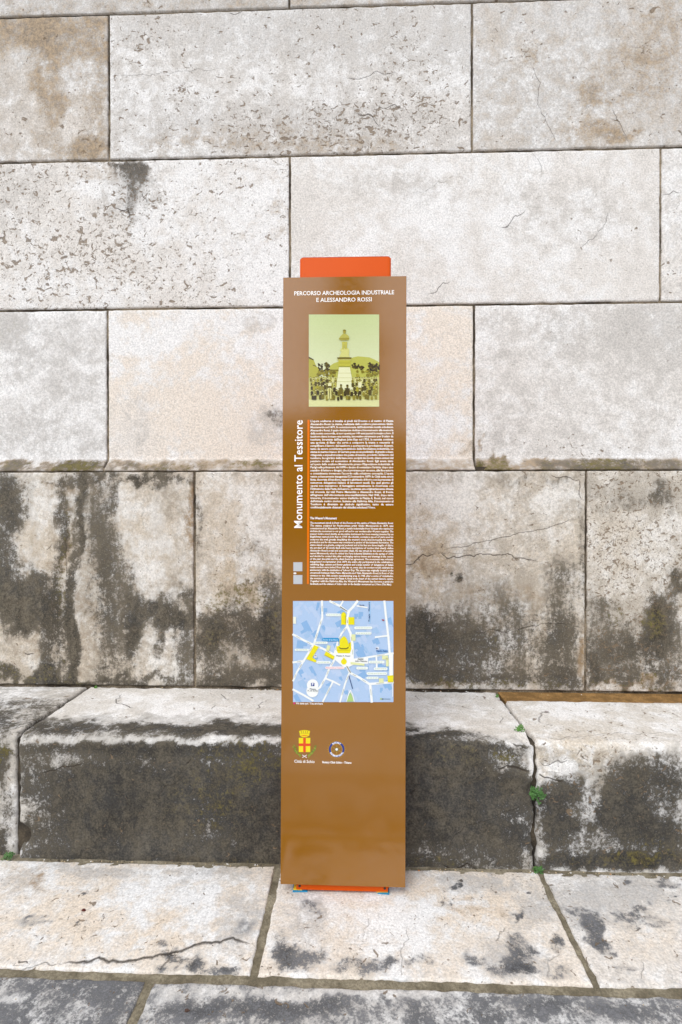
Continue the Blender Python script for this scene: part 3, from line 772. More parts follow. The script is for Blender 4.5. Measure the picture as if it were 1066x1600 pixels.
def panel_mat():
    t = NT('brown_gloss_print')
    P, _ = t.seeded()
    n = t.noise(P, 3.0, 5, .6)
    k = t.noise(P, 60, 6, .7)
    t.put(t.b.inputs['Base Color'], t.mix(n, (.262, .103, .002), (.250, .098, .003)))
    t.put(t.b.inputs['Roughness'], t.step(k, .3, .8, .10, .17))
    t.b.inputs['Specular IOR Level'].default_value = .9
    t.bump(n, .05, .004)
    return t.mat
def orange_mat():
    t = NT('orange_powder_coat')
    P, _ = t.seeded()
    k = t.noise(P, 420, 3, .6)
    n = t.noise(P, 6, 5, .6)
    t.put(t.b.inputs['Base Color'], t.mix(n, (.56, .074, .001), (.52, .067, .001)))
    t.b.inputs['Roughness'].default_value = .5
    t.b.inputs['Specular IOR Level'].default_value = .15
    t.bump(k, .12, .0006)
    return t.mat
M['panel'], M['orange'] = panel_mat(), orange_mat()
M['screw'] = plain('black_screw', (.012, .012, .012), .35, .5)
M['edge'] = plain('panel_core', (.16, .075, .02), .45, .4, var=.1)

T = .006
pn = []
panel = prism('panel', [(x, y) for x, y in rounded(W, T, .0016, 3)], 0, H, M['panel'], totem, smooth=False)
# orange post standing behind the panel
pw = .327
px_c = pl(539.5, 415)[0]
p_top = pl(540, 399.5)[1] * 1.0
post_z0 = .010 - zb_
post = prism('post', rounded(pw, .105, .013), post_z0 + .006, p_top + .004, M['orange'], totem, cx=px_c, cy=T + .0105, lip=.003)
post_cap_prof = rounded(pw - .008, .097, .010)
capo = prism('top_plate', post_cap_prof, p_top + .0045, p_top + .0065, plain('orange_lid', (.40, .028, .006), .4, .5, var=.08), totem, cx=px_c, cy=T + .0145)
pb_c = pl(534.5, 1390)[0]
base_pl = prism('base_plate', rounded(pw - .004, .118, .004, 3), post_z0, post_z0 + .0225, M['orange'], totem, cx=pb_c, cy=T + .004, smooth=False, lip=.001)
for s in (-1, 1):
    # countersunk black screws in the front of the base
    sc = prism('screw', [(.0042 * math.cos(a), .0042 * math.sin(a)) for a in [k * math.pi / 6 for k in range(12)]], 0, .002, M['screw'], base_pl, smooth=False)
    sc.rotation_euler = (math.radians(90), 0, 0)
    sc.location = (pb_c + s * (pw / 2 - .014), T + .0045, post_z0 + .0125)
# thin mounting rails between post and panel
for zz in (.35, 1.05, 1.8):
    box('mounting_rail', (-.12, .12, T - .001, T + .012, zz, zz + .04), plain('rail_steel', (.25, .25, .25), .4, .5, .8), totem)

# printed layers -----------------------------------------------------------
def print_mat():
    t = NT('printed_ink')
    c = t.n('Attribute', attribute_name='ink').outputs['Color']
    P, _ = t.seeded()
    k = t.noise(P, 300, 3, .6)
    t.put(t.b.inputs['Base Color'], t.mix(t.step(k, .3, .8, 0, .08), c, (.1, .09, .06)))
    t.b.inputs['Roughness'].default_value = .16
    t.b.inputs['Specular IOR Level'].default_value = .5
    return t.mat
M['print'] = print_mat()
LAY = .00022
class Ink:
    def __init__(self): self.v, self.f, self.c = [], [], []
    def poly(self, pts, c, layer=1, conv=pl):
        q = [conv(*p) for p in pts]
        tri = geometry.tessellate_polygon([[Vector((x, z, 0)) for x, z in q]])
        k = len(self.v)
        self.v += [(x, -LAY * layer - .0002, z) for x, z in q]
        for t in tri:
            a, b, d = (q[i] for i in t)
            ar = (b[0] - a[0]) * (d[1] - a[1]) - (b[1] - a[1]) * (d[0] - a[0])
            self.f.append(tuple(k + i for i in (t if ar > 0 else t[::-1])))
            self.c.append(tuple(.84 * q for q in lin(c)))
    def rect(self, x0, y0, x1, y1, c, layer=1, conv=pl): self.poly([(x0, y0), (x1, y0), (x1, y1), (x0, y1)], c, layer, conv)
    def ell(self, cx, cy, rx, ry, c, layer=1, conv=pl, n=14, a0=0, a1=360):
        self.poly([(cx + rx * math.cos(math.radians(a0 + (a1 - a0) * k / n)), cy + ry * math.sin(math.radians(a0 + (a1 - a0) * k / n))) for k in range(n + (a1 - a0 < 360))], c, layer, conv)
    def line(self, pts, w, c, layer=1, conv=pl):
        for (x0, y0), (x1, y1) in zip(pts[:-1], pts[1:]):
            L = math.hypot(x1 - x0, y1 - y0)
            if L < 1e-6: continue
            nx_, ny_ = -(y1 - y0) / L * w / 2, (x1 - x0) / L * w / 2
            ex, ey = (x1 - x0) / L * w * .35, (y1 - y0) / L * w * .35
            self.poly([(x0 + nx_ - ex, y0 + ny_ - ey), (x1 + nx_ + ex, y1 + ny_ + ey), (x1 - nx_ + ex, y1 - ny_ + ey), (x0 - nx_ - ex, y0 - ny_ - ey)], c, layer, conv)
            layer += .06
    def pill(self, x0, y0, x1, y1, c, layer, conv=pl):
        r = (y1 - y0) / 2
        pts = [(x1 - r + r * math.cos(a), (y0 + y1) / 2 + r * math.sin(a)) for a in [math.radians(-90 + 30 * k) for k in range(7)]]
        pts += [(x0 + r + r * math.cos(a), (y0 + y1) / 2 + r * math.sin(a)) for a in [math.radians(90 + 30 * k) for k in range(7)]]
        self.poly(pts, c, layer, conv)
    def ring(self, cx, cy, r0, r1, a0, a1, c, layer, conv=pl, n=24):
        for k in range(n):
            b0, b1 = math.radians(a0 + (a1 - a0) * k / n), math.radians(a0 + (a1 - a0) * (k + 1) / n)
            self.poly([(cx + r * math.cos(b), cy + r * math.sin(b)) for r, b in ((r0, b0), (r1, b0), (r1, b1), (r0, b1))], c, layer, conv)
    def add_mesh(self, verts, faces, c):
        k = len(self.v)
        self.v += verts
        for f in faces:
            self.f.append(tuple(k + i for i in f)); self.c.append(lin(c))
    def build(self, name, parent=None):
        o = mesh_obj(name, self.v, self.f, M['print'], parent or panel)
        at = o.data.attributes.new('ink', 'FLOAT_COLOR', 'FACE')
        at.data.foreach_set('color', np.array([tuple(c) + (1.0,) for c in self.c], np.float32).ravel())
        return o

def text_geo(body, size, bold=0.0, word=1.0, shear=0.0, char=1.0, res=2):
    cu = bpy.data.curves.new('lettering', 'FONT')
    cu.body = body; cu.size = size; cu.offset = bold; cu.space_word = word; cu.shear = shear; cu.space_character = char
    cu.resolution_u = res; cu.fill_mode = 'FRONT'
    ob = bpy.data.objects.new('lettering', cu)
    col.objects.link(ob)
    dg = bpy.context.evaluated_depsgraph_get()
    me = bpy.data.meshes.new_from_object(ob.evaluated_get(dg))
    V = np.empty(len(me.vertices) * 3, np.float32); me.vertices.foreach_get('co', V)
    V = V.reshape(-1, 3)[:, :2].astype(float)
    Fc = [tuple(p.vertices) for p in me.polygons]
    bpy.data.objects.remove(ob); bpy.data.curves.remove(cu); bpy.data.meshes.remove(me)
    return V, Fc

WHITE = (250, 247, 242)
def put_text(ink, body, u0, v_base, u1, cap_px, c=WHITE, align='fit', layer=1.5, bold=0.0, shear=0.0, vertical=False, word=1.0, sizefix=None, squeeze=True):
    """fit one line between the photo pixels u0..u1 on the baseline v_base"""
    x0, z0 = pl(u0, v_base)
    x1, _ = pl(u1, v_base)
    mpp = abs(pl(540, v_base)[1] - pl(540, v_base - 10)[1]) / 10
    size = cap_px * mpp / .70
    V, Fc = text_geo(body, size, bold * size, word, shear)
    w = V[:, 0].max() - V[:, 0].min()
    V[:, 0] -= V[:, 0].min()
    if align == 'fit':
        V[:, 0] *= (x1 - x0) / w
        xx = x0
    elif align == 'center': xx = (x0 + x1) / 2 - w / 2
    else: xx = x0
    ink.add_mesh([(xx + a, -LAY * layer - .0002, z0 + b) for a, b in V], Fc, c)

def put_rich(ink, lines, u0, u1, v_first, dv, size_px, shear=0.0, bold=0.0, last_u=None):
    """justified paragraph: word spacing is solved per line"""
    for k, ln in enumerate(lines):
        vb = v_first + dv * k
        x0, z0 = pl(u0, vb); x1, _ = pl(u1, vb)
        if last_u and k == len(lines) - 1: x1, _ = pl(last_u, vb)
        mpp = abs(pl(540, vb)[1] - pl(540, vb - 10)[1]) / 10
        size = size_px * mpp / .70
        words = ln.split(' ')
        geo = [text_geo(w_, size, bold * size, 1.0, shear, res=1) for w_ in words]
        ws = [g_[0][:, 0].max() for g_ in geo]
        free = (x1 - x0) - sum(ws)
        n = max(1, len(words) - 1)
        gap = free / n
        sx = 1.0
        if gap < size * .20:
            gap = size * .20
            sx = ((x1 - x0) - gap * n) / sum(ws)
        x = x0
        for (V, Fc), w_ in zip(geo, ws):
            ink.add_mesh([(x + a * sx, -LAY * 1.5 - .0002, z0 + b) for a, b in V], Fc, WHITE)
            x += w_ * sx + gap

ink = Ink()
put_text(ink, 'PERCORSO ARCHEOLOGIA INDUSTRIALE', 460, 461.5, 616, 6.3, bold=.012)
put_text(ink, 'E ALESSANDRO ROSSI', 494.5, 471.8, 581, 6.3, bold=.012)
ink.build('heading_lettering')

# upright title, reading upwards
ink = Ink()
x_base, za_ = pl(472.3, 825)
_, zb2 = pl(470, 656.5)
V, Fc = text_geo('Monumento al Tessitore', .030, .0003)
V[:, 0] -= V[:, 0].min()
s = (zb2 - za_) / V[:, 0].max()
capw = pl(472, 740)[0] - pl(459.5, 740)[0]
capn = V[:, 1].max()
ink.add_mesh([(x_base - b * capw / capn, -LAY * 1.5 - .0002, za_ + a * s) for a, b in V], Fc, WHITE)
ink.build('title_lettering')

ink = Ink()
ink.poly([(480.6, 656), (483.8, 656), (482.8, 912.5), (479.8, 912.5)], (240, 120, 5), 1)
ink.build('orange_rule')
for v0, v1 in ((878.5, 892.5), (898.5, 912.5)):
    ink = Ink()
    ink.rect(458.6, v0, 472.6, v1, (200, 203, 206), 1)
    ink.build('blank_patch')
ink = Ink()
ink.pill(458.6, 894.4, 463.4, 897.2, WHITE, 1)
ink.build('white_mark')

IT = """L'opera scultorea si innalza ai piedi del Duomo e al centro di Piazza
Alessandro Rossi. La statua, realizzata dallo scultore piemontese Giulio
Monteverde nel 1879, fu commissionata dall'industriale tessile scledense
Alessandro Rossi, il quale desiderava dedicare il monumento alla memoria
della nostra concordia, ai suoi operai per i 40 anni passati in mezzo a loro. Il
tessitore tiene in mano una navetta, innovativo strumento per il telaio da
tessitura. Inventata dall'inglese John Kay nel 1733, la navetta contiene
una spoletta di filato che serve a comporre la trama e consente di
semplificare il lavoro del tessitore e accrescere la produzione di panni,
tanto da essere considerata un simbolo della Rivoluzione industriale. La
statua in marmo bianco di Carrara posa su un piedistallo di granito a base
ottagonale e ai piedi si notano tre pezze di tessuto, prodotto del lavoro del
tessitore. Su ogni lato della base sono scolpiti dei motti, chiara sintesi del
pensiero sociale ed economico di Alessandro Rossi. Egli aveva visto
un'opera dello scultore Monteverde presso l'Esposizione industriale di
Parigi nella primavera del 1878 e decise di contattare l'artista: dopo uno
scambio di lettere e disegni, che si protrasse per un anno, alla fine autore
e committente trovarono l'accordo sulla soluzione concepita. L'opera
venne solennemente inaugurata il 21 settembre 1879: la Città tutta era in
festa, decorata di bandiere, tappeti e ghirlande di fiori e con la presenza di
numerose delegazioni italiane di lavoratori tessili. Da quel giorno gli
operai non mancarono di festeggiare annualmente la ricorrenza con
l'istituzione della Festa del Lavoro. La statua era originariamente situata
nel crocevia dei viali Pietro Maraschin e Alessandro Rossi, di fronte
all'ingresso dell'ottocentesca area manifatturiera. Nel 1945, dopo varie
traversie, il monumento venne trasferito in Piazza A. Rossi, nel cuore
dell'attuale centro storico. Insieme alla Fabbrica Alta, il monumento al
Tessitore è diventato un simbolo significativo, tanto da essere
confidenzialmente chiamato dai cittadini scledensi l'Omo.""".split('\n')
EN = """The monument stands in front of the Duomo at the centre of Piazza Alessandro Rossi.
The statue, sculpted by Piedmontese artist Giulio Monteverde in 1879, was
commissioned by Alessandro Rossi, a textile industrialist from Vicenza who wanted to
dedicate the monument to our good will and to our workers after 40 years together. The
weaver holds a wool shuttle, an innovative instrument for loom weaving invented by an
Englishman named John Kay in 1733; the shuttle contains a spool of yarn used to
compose the weft, greatly simplifying the weaver's work, thus increasing the textile
production and for this reason was considered a symbol of the Industrial Revolution. The
statue stands on a granite, octagonal pedestal and at his feet are three lengths of fabric,
the product of his work. Each side bears inscriptions of mottos that clearly define
Alessandro Rossi's social and economic ideals. He was struck by the work of an artist
named Monteverde, when he visited the Paris Industrial Exhibition in the spring of 1878,
and decided to contact him; after exchanging various letters and drawings in the course
of the year, the artist and the client found an agreement. The monument was solemnly
inaugurated on September 21st, 1879, the entire city participated in the celebrations,
exhibiting flags, carpets and flower garlands and a large number of delegations of Italian
textile workers were invited. From that day on, every year, the workers would celebrate the
anniversary with the institution of Labour Day. The statue was originally located at the
crossroads between Viale Pietro Maraschin and Viale Alessandro Rossi, in front of the
entrance to the 19th century manufacturing area. In 1945, after a series of vicissitudes,
the monument was moved to Piazza A. Rossi in the heart of the current historic centre.
Together with the Fabbrica Alta, the Weaver's Monument has become a symbolic
landmark, and the citizens of Schio refer to the familiar monument as L'Omo (The Man).""".split('\n')
ink = Ink()
put_rich(ink, IT, 485.2, 614.8, 659.5, 4.808, 3.2, bold=.026, last_u=587)
ink.build('italian_text')
ink = Ink()
put_text(ink, "The Weaver's Monument", 484.8, 811.2, 526.5, 3.4, bold=.03)
put_rich(ink, EN, 484.6, 614.8, 818.2, 4.333, 2.85, shear=.18, bold=.026, last_u=612)
ink.build('english_text')

# old photograph of the statue ---------------------------------------------
def z1(X, Y): return pl(475 + X / 8.528, 485 + Y / 8.528)
ink = Ink()
def P1(*a, **k): ink.poly(*a, conv=z1, **k)
for k in range(24):
    y0, y1 = 55 + 830 * k / 24, 55 + 830 * (k + 1) / 24
    f = k / 23
    ink.rect(66, y0, 1003, y1, (int(200 + 24 * f), int(212 + 16 * f), int(150 + 36 * f)), 1, z1)
ink.rect(66, 885, 1003, 1283, (206, 204, 120), 1, z1)
ink.poly([(66, 1190), (300, 1180), (560, 1175), (1003, 1195), (1003, 1283), (66, 1283)], (222, 222, 158), 2, z1)
ink.poly([(340, 745), (400, 705), (470, 680), (640, 632), (720, 612), (870, 626), (940, 655), (1003, 692), (1003, 890), (340, 890)], (190, 190, 84), 2, z1)
ink.poly([(66, 622), (130, 660), (165, 745), (205, 770), (205, 900), (66, 900)], (180, 175, 62), 3, z1)
ink.poly([(66, 618), (130, 652), (130, 668), (66, 640)], (70, 58, 18), 4, z1)
ink.poly([(120, 725), (168, 742), (165, 752), (120, 735)], (84, 70, 20), 4, z1)
r_ = random.Random(5)
for cx, cy, n, sx, sy in ((225, 760, 16, 26, 40), (308, 740, 18, 26, 40), (270, 810, 16, 50, 25), (690, 755, 26, 45, 22), (765, 765, 12, 25, 22), (890, 740, 22, 28, 35), (965, 765, 24, 34, 28), (920, 800, 16, 60, 14)):
    for k in range(n):
        ink.ell(r_.gauss(cx, sx * .7), min(840, r_.gauss(cy, sy * .7)), r_.uniform(8, 20), r_.uniform(8, 18), r_.choice([(58, 46, 12), (74, 60, 14), (96, 84, 16), (44, 34, 10)]), 4 + .05 * k, z1, 8)
for k in range(60):
    x = r_.uniform(190, 1000)
    if 440 < x < 640: continue
    ink.ell(min(990, x), r_.uniform(810, 880), r_.uniform(14, 30), r_.uniform(10, 24), r_.choice([(132, 120, 26), (150, 140, 34), (110, 98, 20), (168, 158, 50)]), 5.2 + .03 * k, z1, 8)
ink.rect(340, 790, 460, 806, (120, 108, 30), 6, z1)
# pedestal and statue
ink.poly([(470, 760), (612, 760), (640, 900), (655, 1060), (425, 1060), (448, 900)], (236, 236, 190), 7.6, z1)
for y in (838, 900, 950): ink.line([(446, y), (640, y)], 5, (196, 194, 120), 8, z1)
ink.rect(460, 665, 620, 745, (196, 190, 66), 8, z1)
ink.rect(470, 700, 610, 706, (160, 152, 40), 8.6, z1)
ink.poly([(440, 628), (638, 628), (625, 655), (455, 655)], (120, 108, 34), 9, z1)
ink.rect(445, 655, 632, 664, (214, 210, 120), 9, z1)
ink.poly([(470, 625), (500, 560), (480, 530), (500, 505), (590, 505), (605, 540), (600, 600), (615, 625)], (216, 214, 128), 8, z1)
ink.poly([(508, 420), (578, 420), (572, 520), (545, 520), (540, 460), (533, 520), (512, 520)], (196, 190, 84), 9, z1)
ink.poly([(520, 315), (562, 315), (600, 345), (606, 385), (590, 400), (500, 405), (465, 388), (468, 375), (490, 345)], (190, 184, 84), 9, z1)
ink.poly([(470, 372), (600, 366), (604, 386), (560, 396), (474, 390)], (158, 148, 52), 9.6, z1)
ink.ell(540, 285, 20, 30, (168, 158, 62), 9, z1, 14)
ink.poly([(520, 262), (562, 262), (560, 280), (522, 280)], (136, 124, 40), 9.7, z1)
# the gathered people, rows of small figures
def fig(x, y, s, cb, ch, lay):
    ink.poly([(x - 15 * s, y), (x - 18 * s, y - 42 * s), (x - 8 * s, y - 56 * s), (x + 8 * s, y - 56 * s), (x + 18 * s, y - 42 * s), (x + 15 * s, y)], cb, lay, z1)
    ink.ell(x, y - 68 * s, 9 * s, 12 * s, ch, lay + .1, z1, 8)
    ink.poly([(x - 10 * s, y - 72 * s), (x + 10 * s, y - 72 * s), (x + 7 * s, y - 82 * s), (x - 7 * s, y - 82 * s)], (70, 58, 16), lay + .2, z1)
lay = 10.0
tones = [(60, 48, 14), (84, 72, 18), (120, 108, 28), (150, 138, 46), (186, 178, 76), (222, 220, 150), (100, 86, 20), (170, 160, 40)]
for row, (y, n, sc) in enumerate(((960, 28, .85), (1010, 26, .95), (1070, 24, 1.05), (1130, 20, 1.1), (1185, 18, 1.0))):
    for k in range(n):
        x = 80 + 910 * (k + r_.uniform(.2, .8)) / n
        if row < 3 and 430 < x < 645: continue
        yy = y + r_.uniform(-10, 10) + (10 if 300 < x < 800 else 0)
        fig(x, min(yy, 1205), sc * r_.uniform(.85, 1.15), r_.choice(tones[:4] if row > 2 else tones), r_.choice([(206, 196, 110), (176, 166, 70), (226, 220, 150)]), lay)
        lay += .02
fig(345, 1040, 1.35, (232, 230, 176), (190, 180, 90), lay + .5)
ink.rect(318, 1010, 372, 1036, (92, 80, 22), lay + .9, z1)
ink.rect(318, 1040, 336, 1180, (220, 216, 140), lay + .6, z1); ink.rect(348, 1040, 366, 1180, (220, 216, 140), lay + .6, z1)
fig(745, 1030, 1.3, (236, 234, 186), (190, 180, 90), lay + .5)
fig(580, 1130, 1.7, (74, 62, 20), (120, 106, 40), lay + .7)
fig(495, 1110, 1.5, (110, 98, 30), (130, 118, 44), lay + .7)
ink.build('photograph_print')

# street map -----------------------------------------------------------------
def z3(X, Y): return pl(440 + X / 5.33, 920 + Y / 5.33)
ink = Ink()
LB, MB_, DB = (192, 212, 240), (168, 200, 234), (142, 184, 228)
RW = (250, 252, 248)
ink.rect(96, 101, 932, 943, (180, 206, 238), 1, z3)
r_ = random.Random(3)
for k in range(120):
    cx, cy = r_.uniform(110, 915), r_.uniform(115, 925)
    a = math.radians(r_.choice([62, 62, 66, 8, 2, -30]))
    w_, h_ = r_.uniform(10, 48), r_.uniform(8, 34)
    pts = []
    for sx, sy in ((-1, -1), (1, -1), (1, .2), (.3, .3), (.3, 1), (-1, 1)):
        x, y = sx * w_, sy * h_
        pts.append((min(930, max(98, cx + x * math.cos(a) - y * math.sin(a))), min(941, max(103, cy + x * math.sin(a) + y * math.cos(a)))))
    ink.poly(pts, r_.choice([DB, DB, MB_, LB, LB]), 2 + .015 * k, z3)
roads = [([(338, 103), (340, 240), (310, 330), (270, 460), (215, 550), (185, 600), (98, 612)], 17), ([(185, 600), (130, 690), (98, 765)], 15),
         ([(98, 380), (190, 430), (270, 468), (350, 500), (440, 548)], 18), ([(405, 104), (480, 140), (548, 188)], 18), ([(512, 104), (490, 140)], 14),
         ([(632, 104), (600, 145), (562, 185), (550, 240), (548, 310), (575, 370), (592, 470), (592, 590)], 20), ([(545, 315), (500, 372), (468, 445), (440, 545)], 15),
         ([(590, 592), (740, 566), (928, 536)], 16), ([(545, 640), (572, 700), (650, 740), (732, 792), (928, 776)], 20), ([(738, 792), (752, 940)], 20),
         ([(562, 705), (530, 790), (488, 939)], 14), ([(442, 590), (400, 660), (365, 745), (320, 820), (275, 850)], 17), ([(365, 745), (430, 770), (485, 800)], 14), ([(430, 770), (345, 938)], 14),
         ([(98, 838), (190, 887), (262, 930)], 17), ([(857, 104), (870, 230), (890, 400), (902, 550), (908, 730)], 18), ([(888, 390), (782, 402)], 14), ([(790, 565), (794, 650)], 14), ([(915, 555), (912, 770)], 30),
         ([(630, 142), (712, 155)], 12), ([(925, 780), (926, 895)], 6), ([(574, 845), (560, 870), (544, 936)], 8), ([(574, 845), (592, 880), (606, 936)], 8)]
for k, (p, w_) in enumerate(roads): ink.line(p, w_, RW, 4 + .1 * k, z3)
ink.line([(737, 104), (735, 285)], 10, (170, 214, 250), 6.6, z3)
ink.poly([(455, 470), (600, 470), (603, 580), (722, 570), (722, 622), (605, 628), (565, 650), (520, 652), (440, 585), (440, 540)], RW, 7, z3)
ink.ell(260, 800, 48, 48, RW, 7, z3, 24); ink.ell(258, 850, 50, 52, RW, 7.1, z3, 24)
PY, YL, YD = (232, 236, 176), (240, 228, 8), (205, 188, 6)
for q in ((583, 378, 617, 432), (838, 555, 888, 588), (870, 575, 892, 645), (812, 745, 850, 780), (98, 232, 122, 290)): ink.rect(*q, PY if q[0] > 100 else (244, 246, 226), 8, z3)
ink.poly([(385, 466), (410, 476), (395, 520), (370, 506)], PY, 8, z3)
ink.poly([(575, 608), (690, 622), (692, 640), (575, 628)], PY, 8.2, z3)
ink.poly([(545, 938), (556, 895), (574, 862), (590, 895), (600, 938)], (178, 212, 130), 8, z3)
ink.pill(497, 192, 538, 240, YL, 8.4, z3); ink.rect(497, 214, 538, 298, YL, 8.5, z3); ink.line([(532, 225), (532, 285)], 8, YD, 8.7, z3)
ink.rect(557, 235, 607, 298, YL, 8.5, z3)
ink.poly([(272, 468), (312, 482), (258, 570), (294, 596), (284, 612), (206, 584)], YL, 8.5, z3)
ink.poly([(370, 518), (444, 562), (432, 589), (355, 550)], YL, 8.5, z3); ink.poly([(358, 545), (432, 583), (430, 590), (355, 552)], YD, 8.8, z3)
ink.poly([(460, 480), (484, 470), (484, 430), (500, 408), (520, 392), (540, 408), (554, 440), (556, 460), (578, 440), (582, 500), (570, 535), (470, 535), (458, 510)], YL, 8.5, z3)
ink.poly([(480, 484), (500, 494), (540, 494), (560, 480), (558, 492), (540, 502), (500, 502), (482, 494)], (70, 62, 10), 8.9, z3)
ink.line([(462, 510), (575, 510)], 5, YD, 8.9, z3)
ink.line([(566, 450), (566, 480)], 8, YD, 8.9, z3)
ink.ell(520, 606, 24, 24, YL, 8.5, z3, 20); ink.poly([(520, 566), (532, 590), (508, 590)], YL, 8.6, z3)
ink.poly([(880, 722), (931, 718), (931, 776), (886, 776)], YL, 8.6, z3); ink.line([(886, 774), (931, 774)], 6, YD, 8.9, z3)
pills = [(370, 204, 495, 228), (605, 312, 757, 336), (615, 358, 750, 380), (270, 438, 386, 458), (110, 498, 232, 516), (290, 600, 410, 622), (725, 597, 858, 620), (622, 646, 722, 671), (768, 653, 883, 676), (708, 692, 880, 716), (706, 730, 808, 751)]
for x0, y0, x1, y1 in pills:
    ink.pill(x0, y0, x1, y1, (244, 250, 246), 9, z3)
    x = x0 + 12
    while x < x1 - 16:
        w_ = r_.uniform(8, 22)
        ink.rect(x, (y0 + y1) / 2 - 3, min(x + w_, x1 - 8), (y0 + y1) / 2 + 3, (206, 224, 196), 9.3, z3)
        x += w_ + 4
ink.pill(364, 645, 526, 667, (252, 240, 240), 9, z3)
ink.pill(338, 408, 482, 437, (18, 150, 212), 9, z3); ink.poly([(462, 425), (482, 420), (478, 446)], (18, 150, 212), 9.1, z3)
def mt(body, X0, Yb, X1, cap, c, rot=None, **k):
    u0, v = 440 + X0 / 5.33, 920 + Yb / 5.33
    put_text(ink, body, u0, v, 440 + X1 / 5.33, cap / 5.33, c, layer=9.6, **k)
mt('Duomo di San Pietro', 346, 429, 468, 13, (220, 240, 250))
mt('Monumento al Tessitore', 372, 661, 516, 12, (220, 90, 110))
mt('Piazza A. Rossi', 458, 562, 572, 12, (90, 96, 104), bold=.02)
mt('Piazza', 636, 591, 682, 12, (90, 96, 104), bold=.02); mt('dello Statuto', 612, 606, 714, 12, (90, 96, 104), bold=.02)
mt('Teatro Astra', 787, 522, 884, 14, (20, 84, 150), bold=.03)
mt('Roggia', 650, 140, 690, 11, (30, 50, 90), bold=.03)
mt('Piazza', 236, 838, 286, 12, (90, 96, 104), bold=.02); mt('A. da Schio', 216, 852, 304, 12, (90, 96, 104), bold=.02)
ink.rect(246, 782, 275, 809, (40, 60, 140), 9, z3); mt('P', 254, 804, 268, 20, (240, 244, 250), bold=.03)
ink.rect(787, 482, 810, 504, (240, 244, 250), 9, z3); ink.ell(794, 495, 8, 6, (40, 50, 110), 9.3, z3, 8)
ink.rect(272, 546, 294, 572, (240, 244, 250), 9, z3); ink.rect(275, 553, 292, 559, (60, 60, 110), 9.4, z3)
ink.poly([(832, 256), (846, 252), (860, 262), (846, 268)], (170, 74, 84), 9, z3)
ink.rect(822, 910, 834, 920, (190, 214, 50), 9, z3); ink.rect(836, 912, 850, 920, (60, 80, 70), 9, z3); ink.rect(854, 914, 908, 919, (130, 150, 170), 9, z3)
# upright canal lettering and street-name dashes
V, Fc = text_geo('Roggia   Maestra', .008, .0002)
xa, zq0 = z3(734, 272); _, zq1 = z3(734, 108)
V[:, 0] *= (zq1 - zq0) / V[:, 0].max()
ink.add_mesh([(xa - b * .8, -LAY * 9.6, zq0 + a) for a, b in V], Fc, (34, 62, 116))
for p, w_ in roads[:14]:
    for (x0, y0), (x1, y1) in zip(p[:-1], p[1:]):
        if math.hypot(x1 - x0, y1 - y0) > 70:
            ink.line([(x0 + (x1 - x0) * .3, y0 + (y1 - y0) * .3), (x0 + (x1 - x0) * .62, y0 + (y1 - y0) * .62)], 4, (176, 186, 176), 8.2, z3)
ink.line([(562, 725), (592, 830)], 7, (44, 74, 130), 8.3, z3)
ink.line([(545, 645), (574, 695)], 9, (150, 152, 140), 8.4, z3); ink.line([(490, 150), (545, 185)], 7, (120, 126, 116), 8.4, z3)
ink.build('street_map')
ink = Ink()
ink.ell(460.0, 1098.8, 1.7, 1.5, (215, 40, 110), 1)
put_text(ink, 'Voi siete qui / You are here', 462.5, 1100.2, 504.5, 3.0, bold=.02)
ink.build('map_caption')

# crest and club wheel --------------------------------------------------------
def z7(X, Y): return pl(440 + X / 8.883, 1130 + Y / 8.883)
ink = Ink()
YC, RC, GC = (246, 226, 10), (232, 70, 14), (126, 150, 40)
ink.poly([(244, 108), (280, 98), (320, 94), (360, 98), (398, 108), (384, 172), (352, 192), (318, 196), (284, 192), (258, 172)], YC, 1, z7)
ink.poly([(272, 172), (318, 165), (366, 172), (366, 180), (318, 176), (272, 180)], RC, 2, z7)
for x in (275, 303, 335, 363): ink.line([(x, 106), (320 + (x - 320) * .85, 134)], 7, (168, 140, 20), 2, z7)
ink.line([(252, 140), (390, 140)], 4, (200, 176, 20), 2.2, z7)
ink.rect(240, 202, 400, 400, YC, 1, z7)
ink.rect(302, 200, 337, 402, RC, 2, z7); ink.rect(239, 280, 401, 316, RC, 2.2, z7)
r_ = random.Random(8)
for s in (-1, 1):
    for k in range(26):
        f = k / 25
        cx = 320 + s * (145 - 92 * f ** 1.6)
        cy = 315 + 140 * f ** .8
        a = r_.uniform(0, 3.1)
        L, w_ = r_.uniform(16, 26), r_.uniform(6, 9)
        cx += r_.uniform(-14, 14); cy += r_.uniform(-6, 6)
        ink.poly([(cx - L * math.cos(a), cy - L * math.sin(a)), (cx - w_ * math.sin(a), cy + w_ * math.cos(a)), (cx + L * math.cos(a), cy + L * math.sin(a)), (cx + w_ * math.sin(a), cy - w_ * math.cos(a))], r_.choice([GC, (150, 160, 50), (104, 130, 36)]), 1 + .04 * k, z7)
ink.line([(290, 476), (348, 440)], 8, WHITE, 3, z7); ink.line([(292, 440), (350, 476)], 8, WHITE, 3.2, z7)
put_text(ink, 'Città di Schio', 440 + 178 / 8.883, 1130 + 546 / 8.883, 440 + 460 / 8.883, 4.6, bold=.01)
ink.build('town_crest')
ink = Ink()
cx, cy = 766, 362
GO, BL = (178, 128, 20), (34, 58, 140)
ink.ring(cx, cy, 98, 118, 0, 360, GO, 1, z7, 32)
for k in range(24):
    a = math.radians(15 * k)
    ca, sa = math.cos(a), math.sin(a)
    ink.poly([(cx + r * ca - w_ * sa, cy + r * sa + w_ * ca) for r, w_ in ((112, -7), (134, -4), (134, 4), (112, 7))], GO, 1.2, z7)
ink.ring(cx, cy, 76, 110, 0, 360, BL, 2, z7, 32)
ink.ring(cx, cy, 72, 80, 0, 360, (196, 146, 30), 2.5, z7, 32)
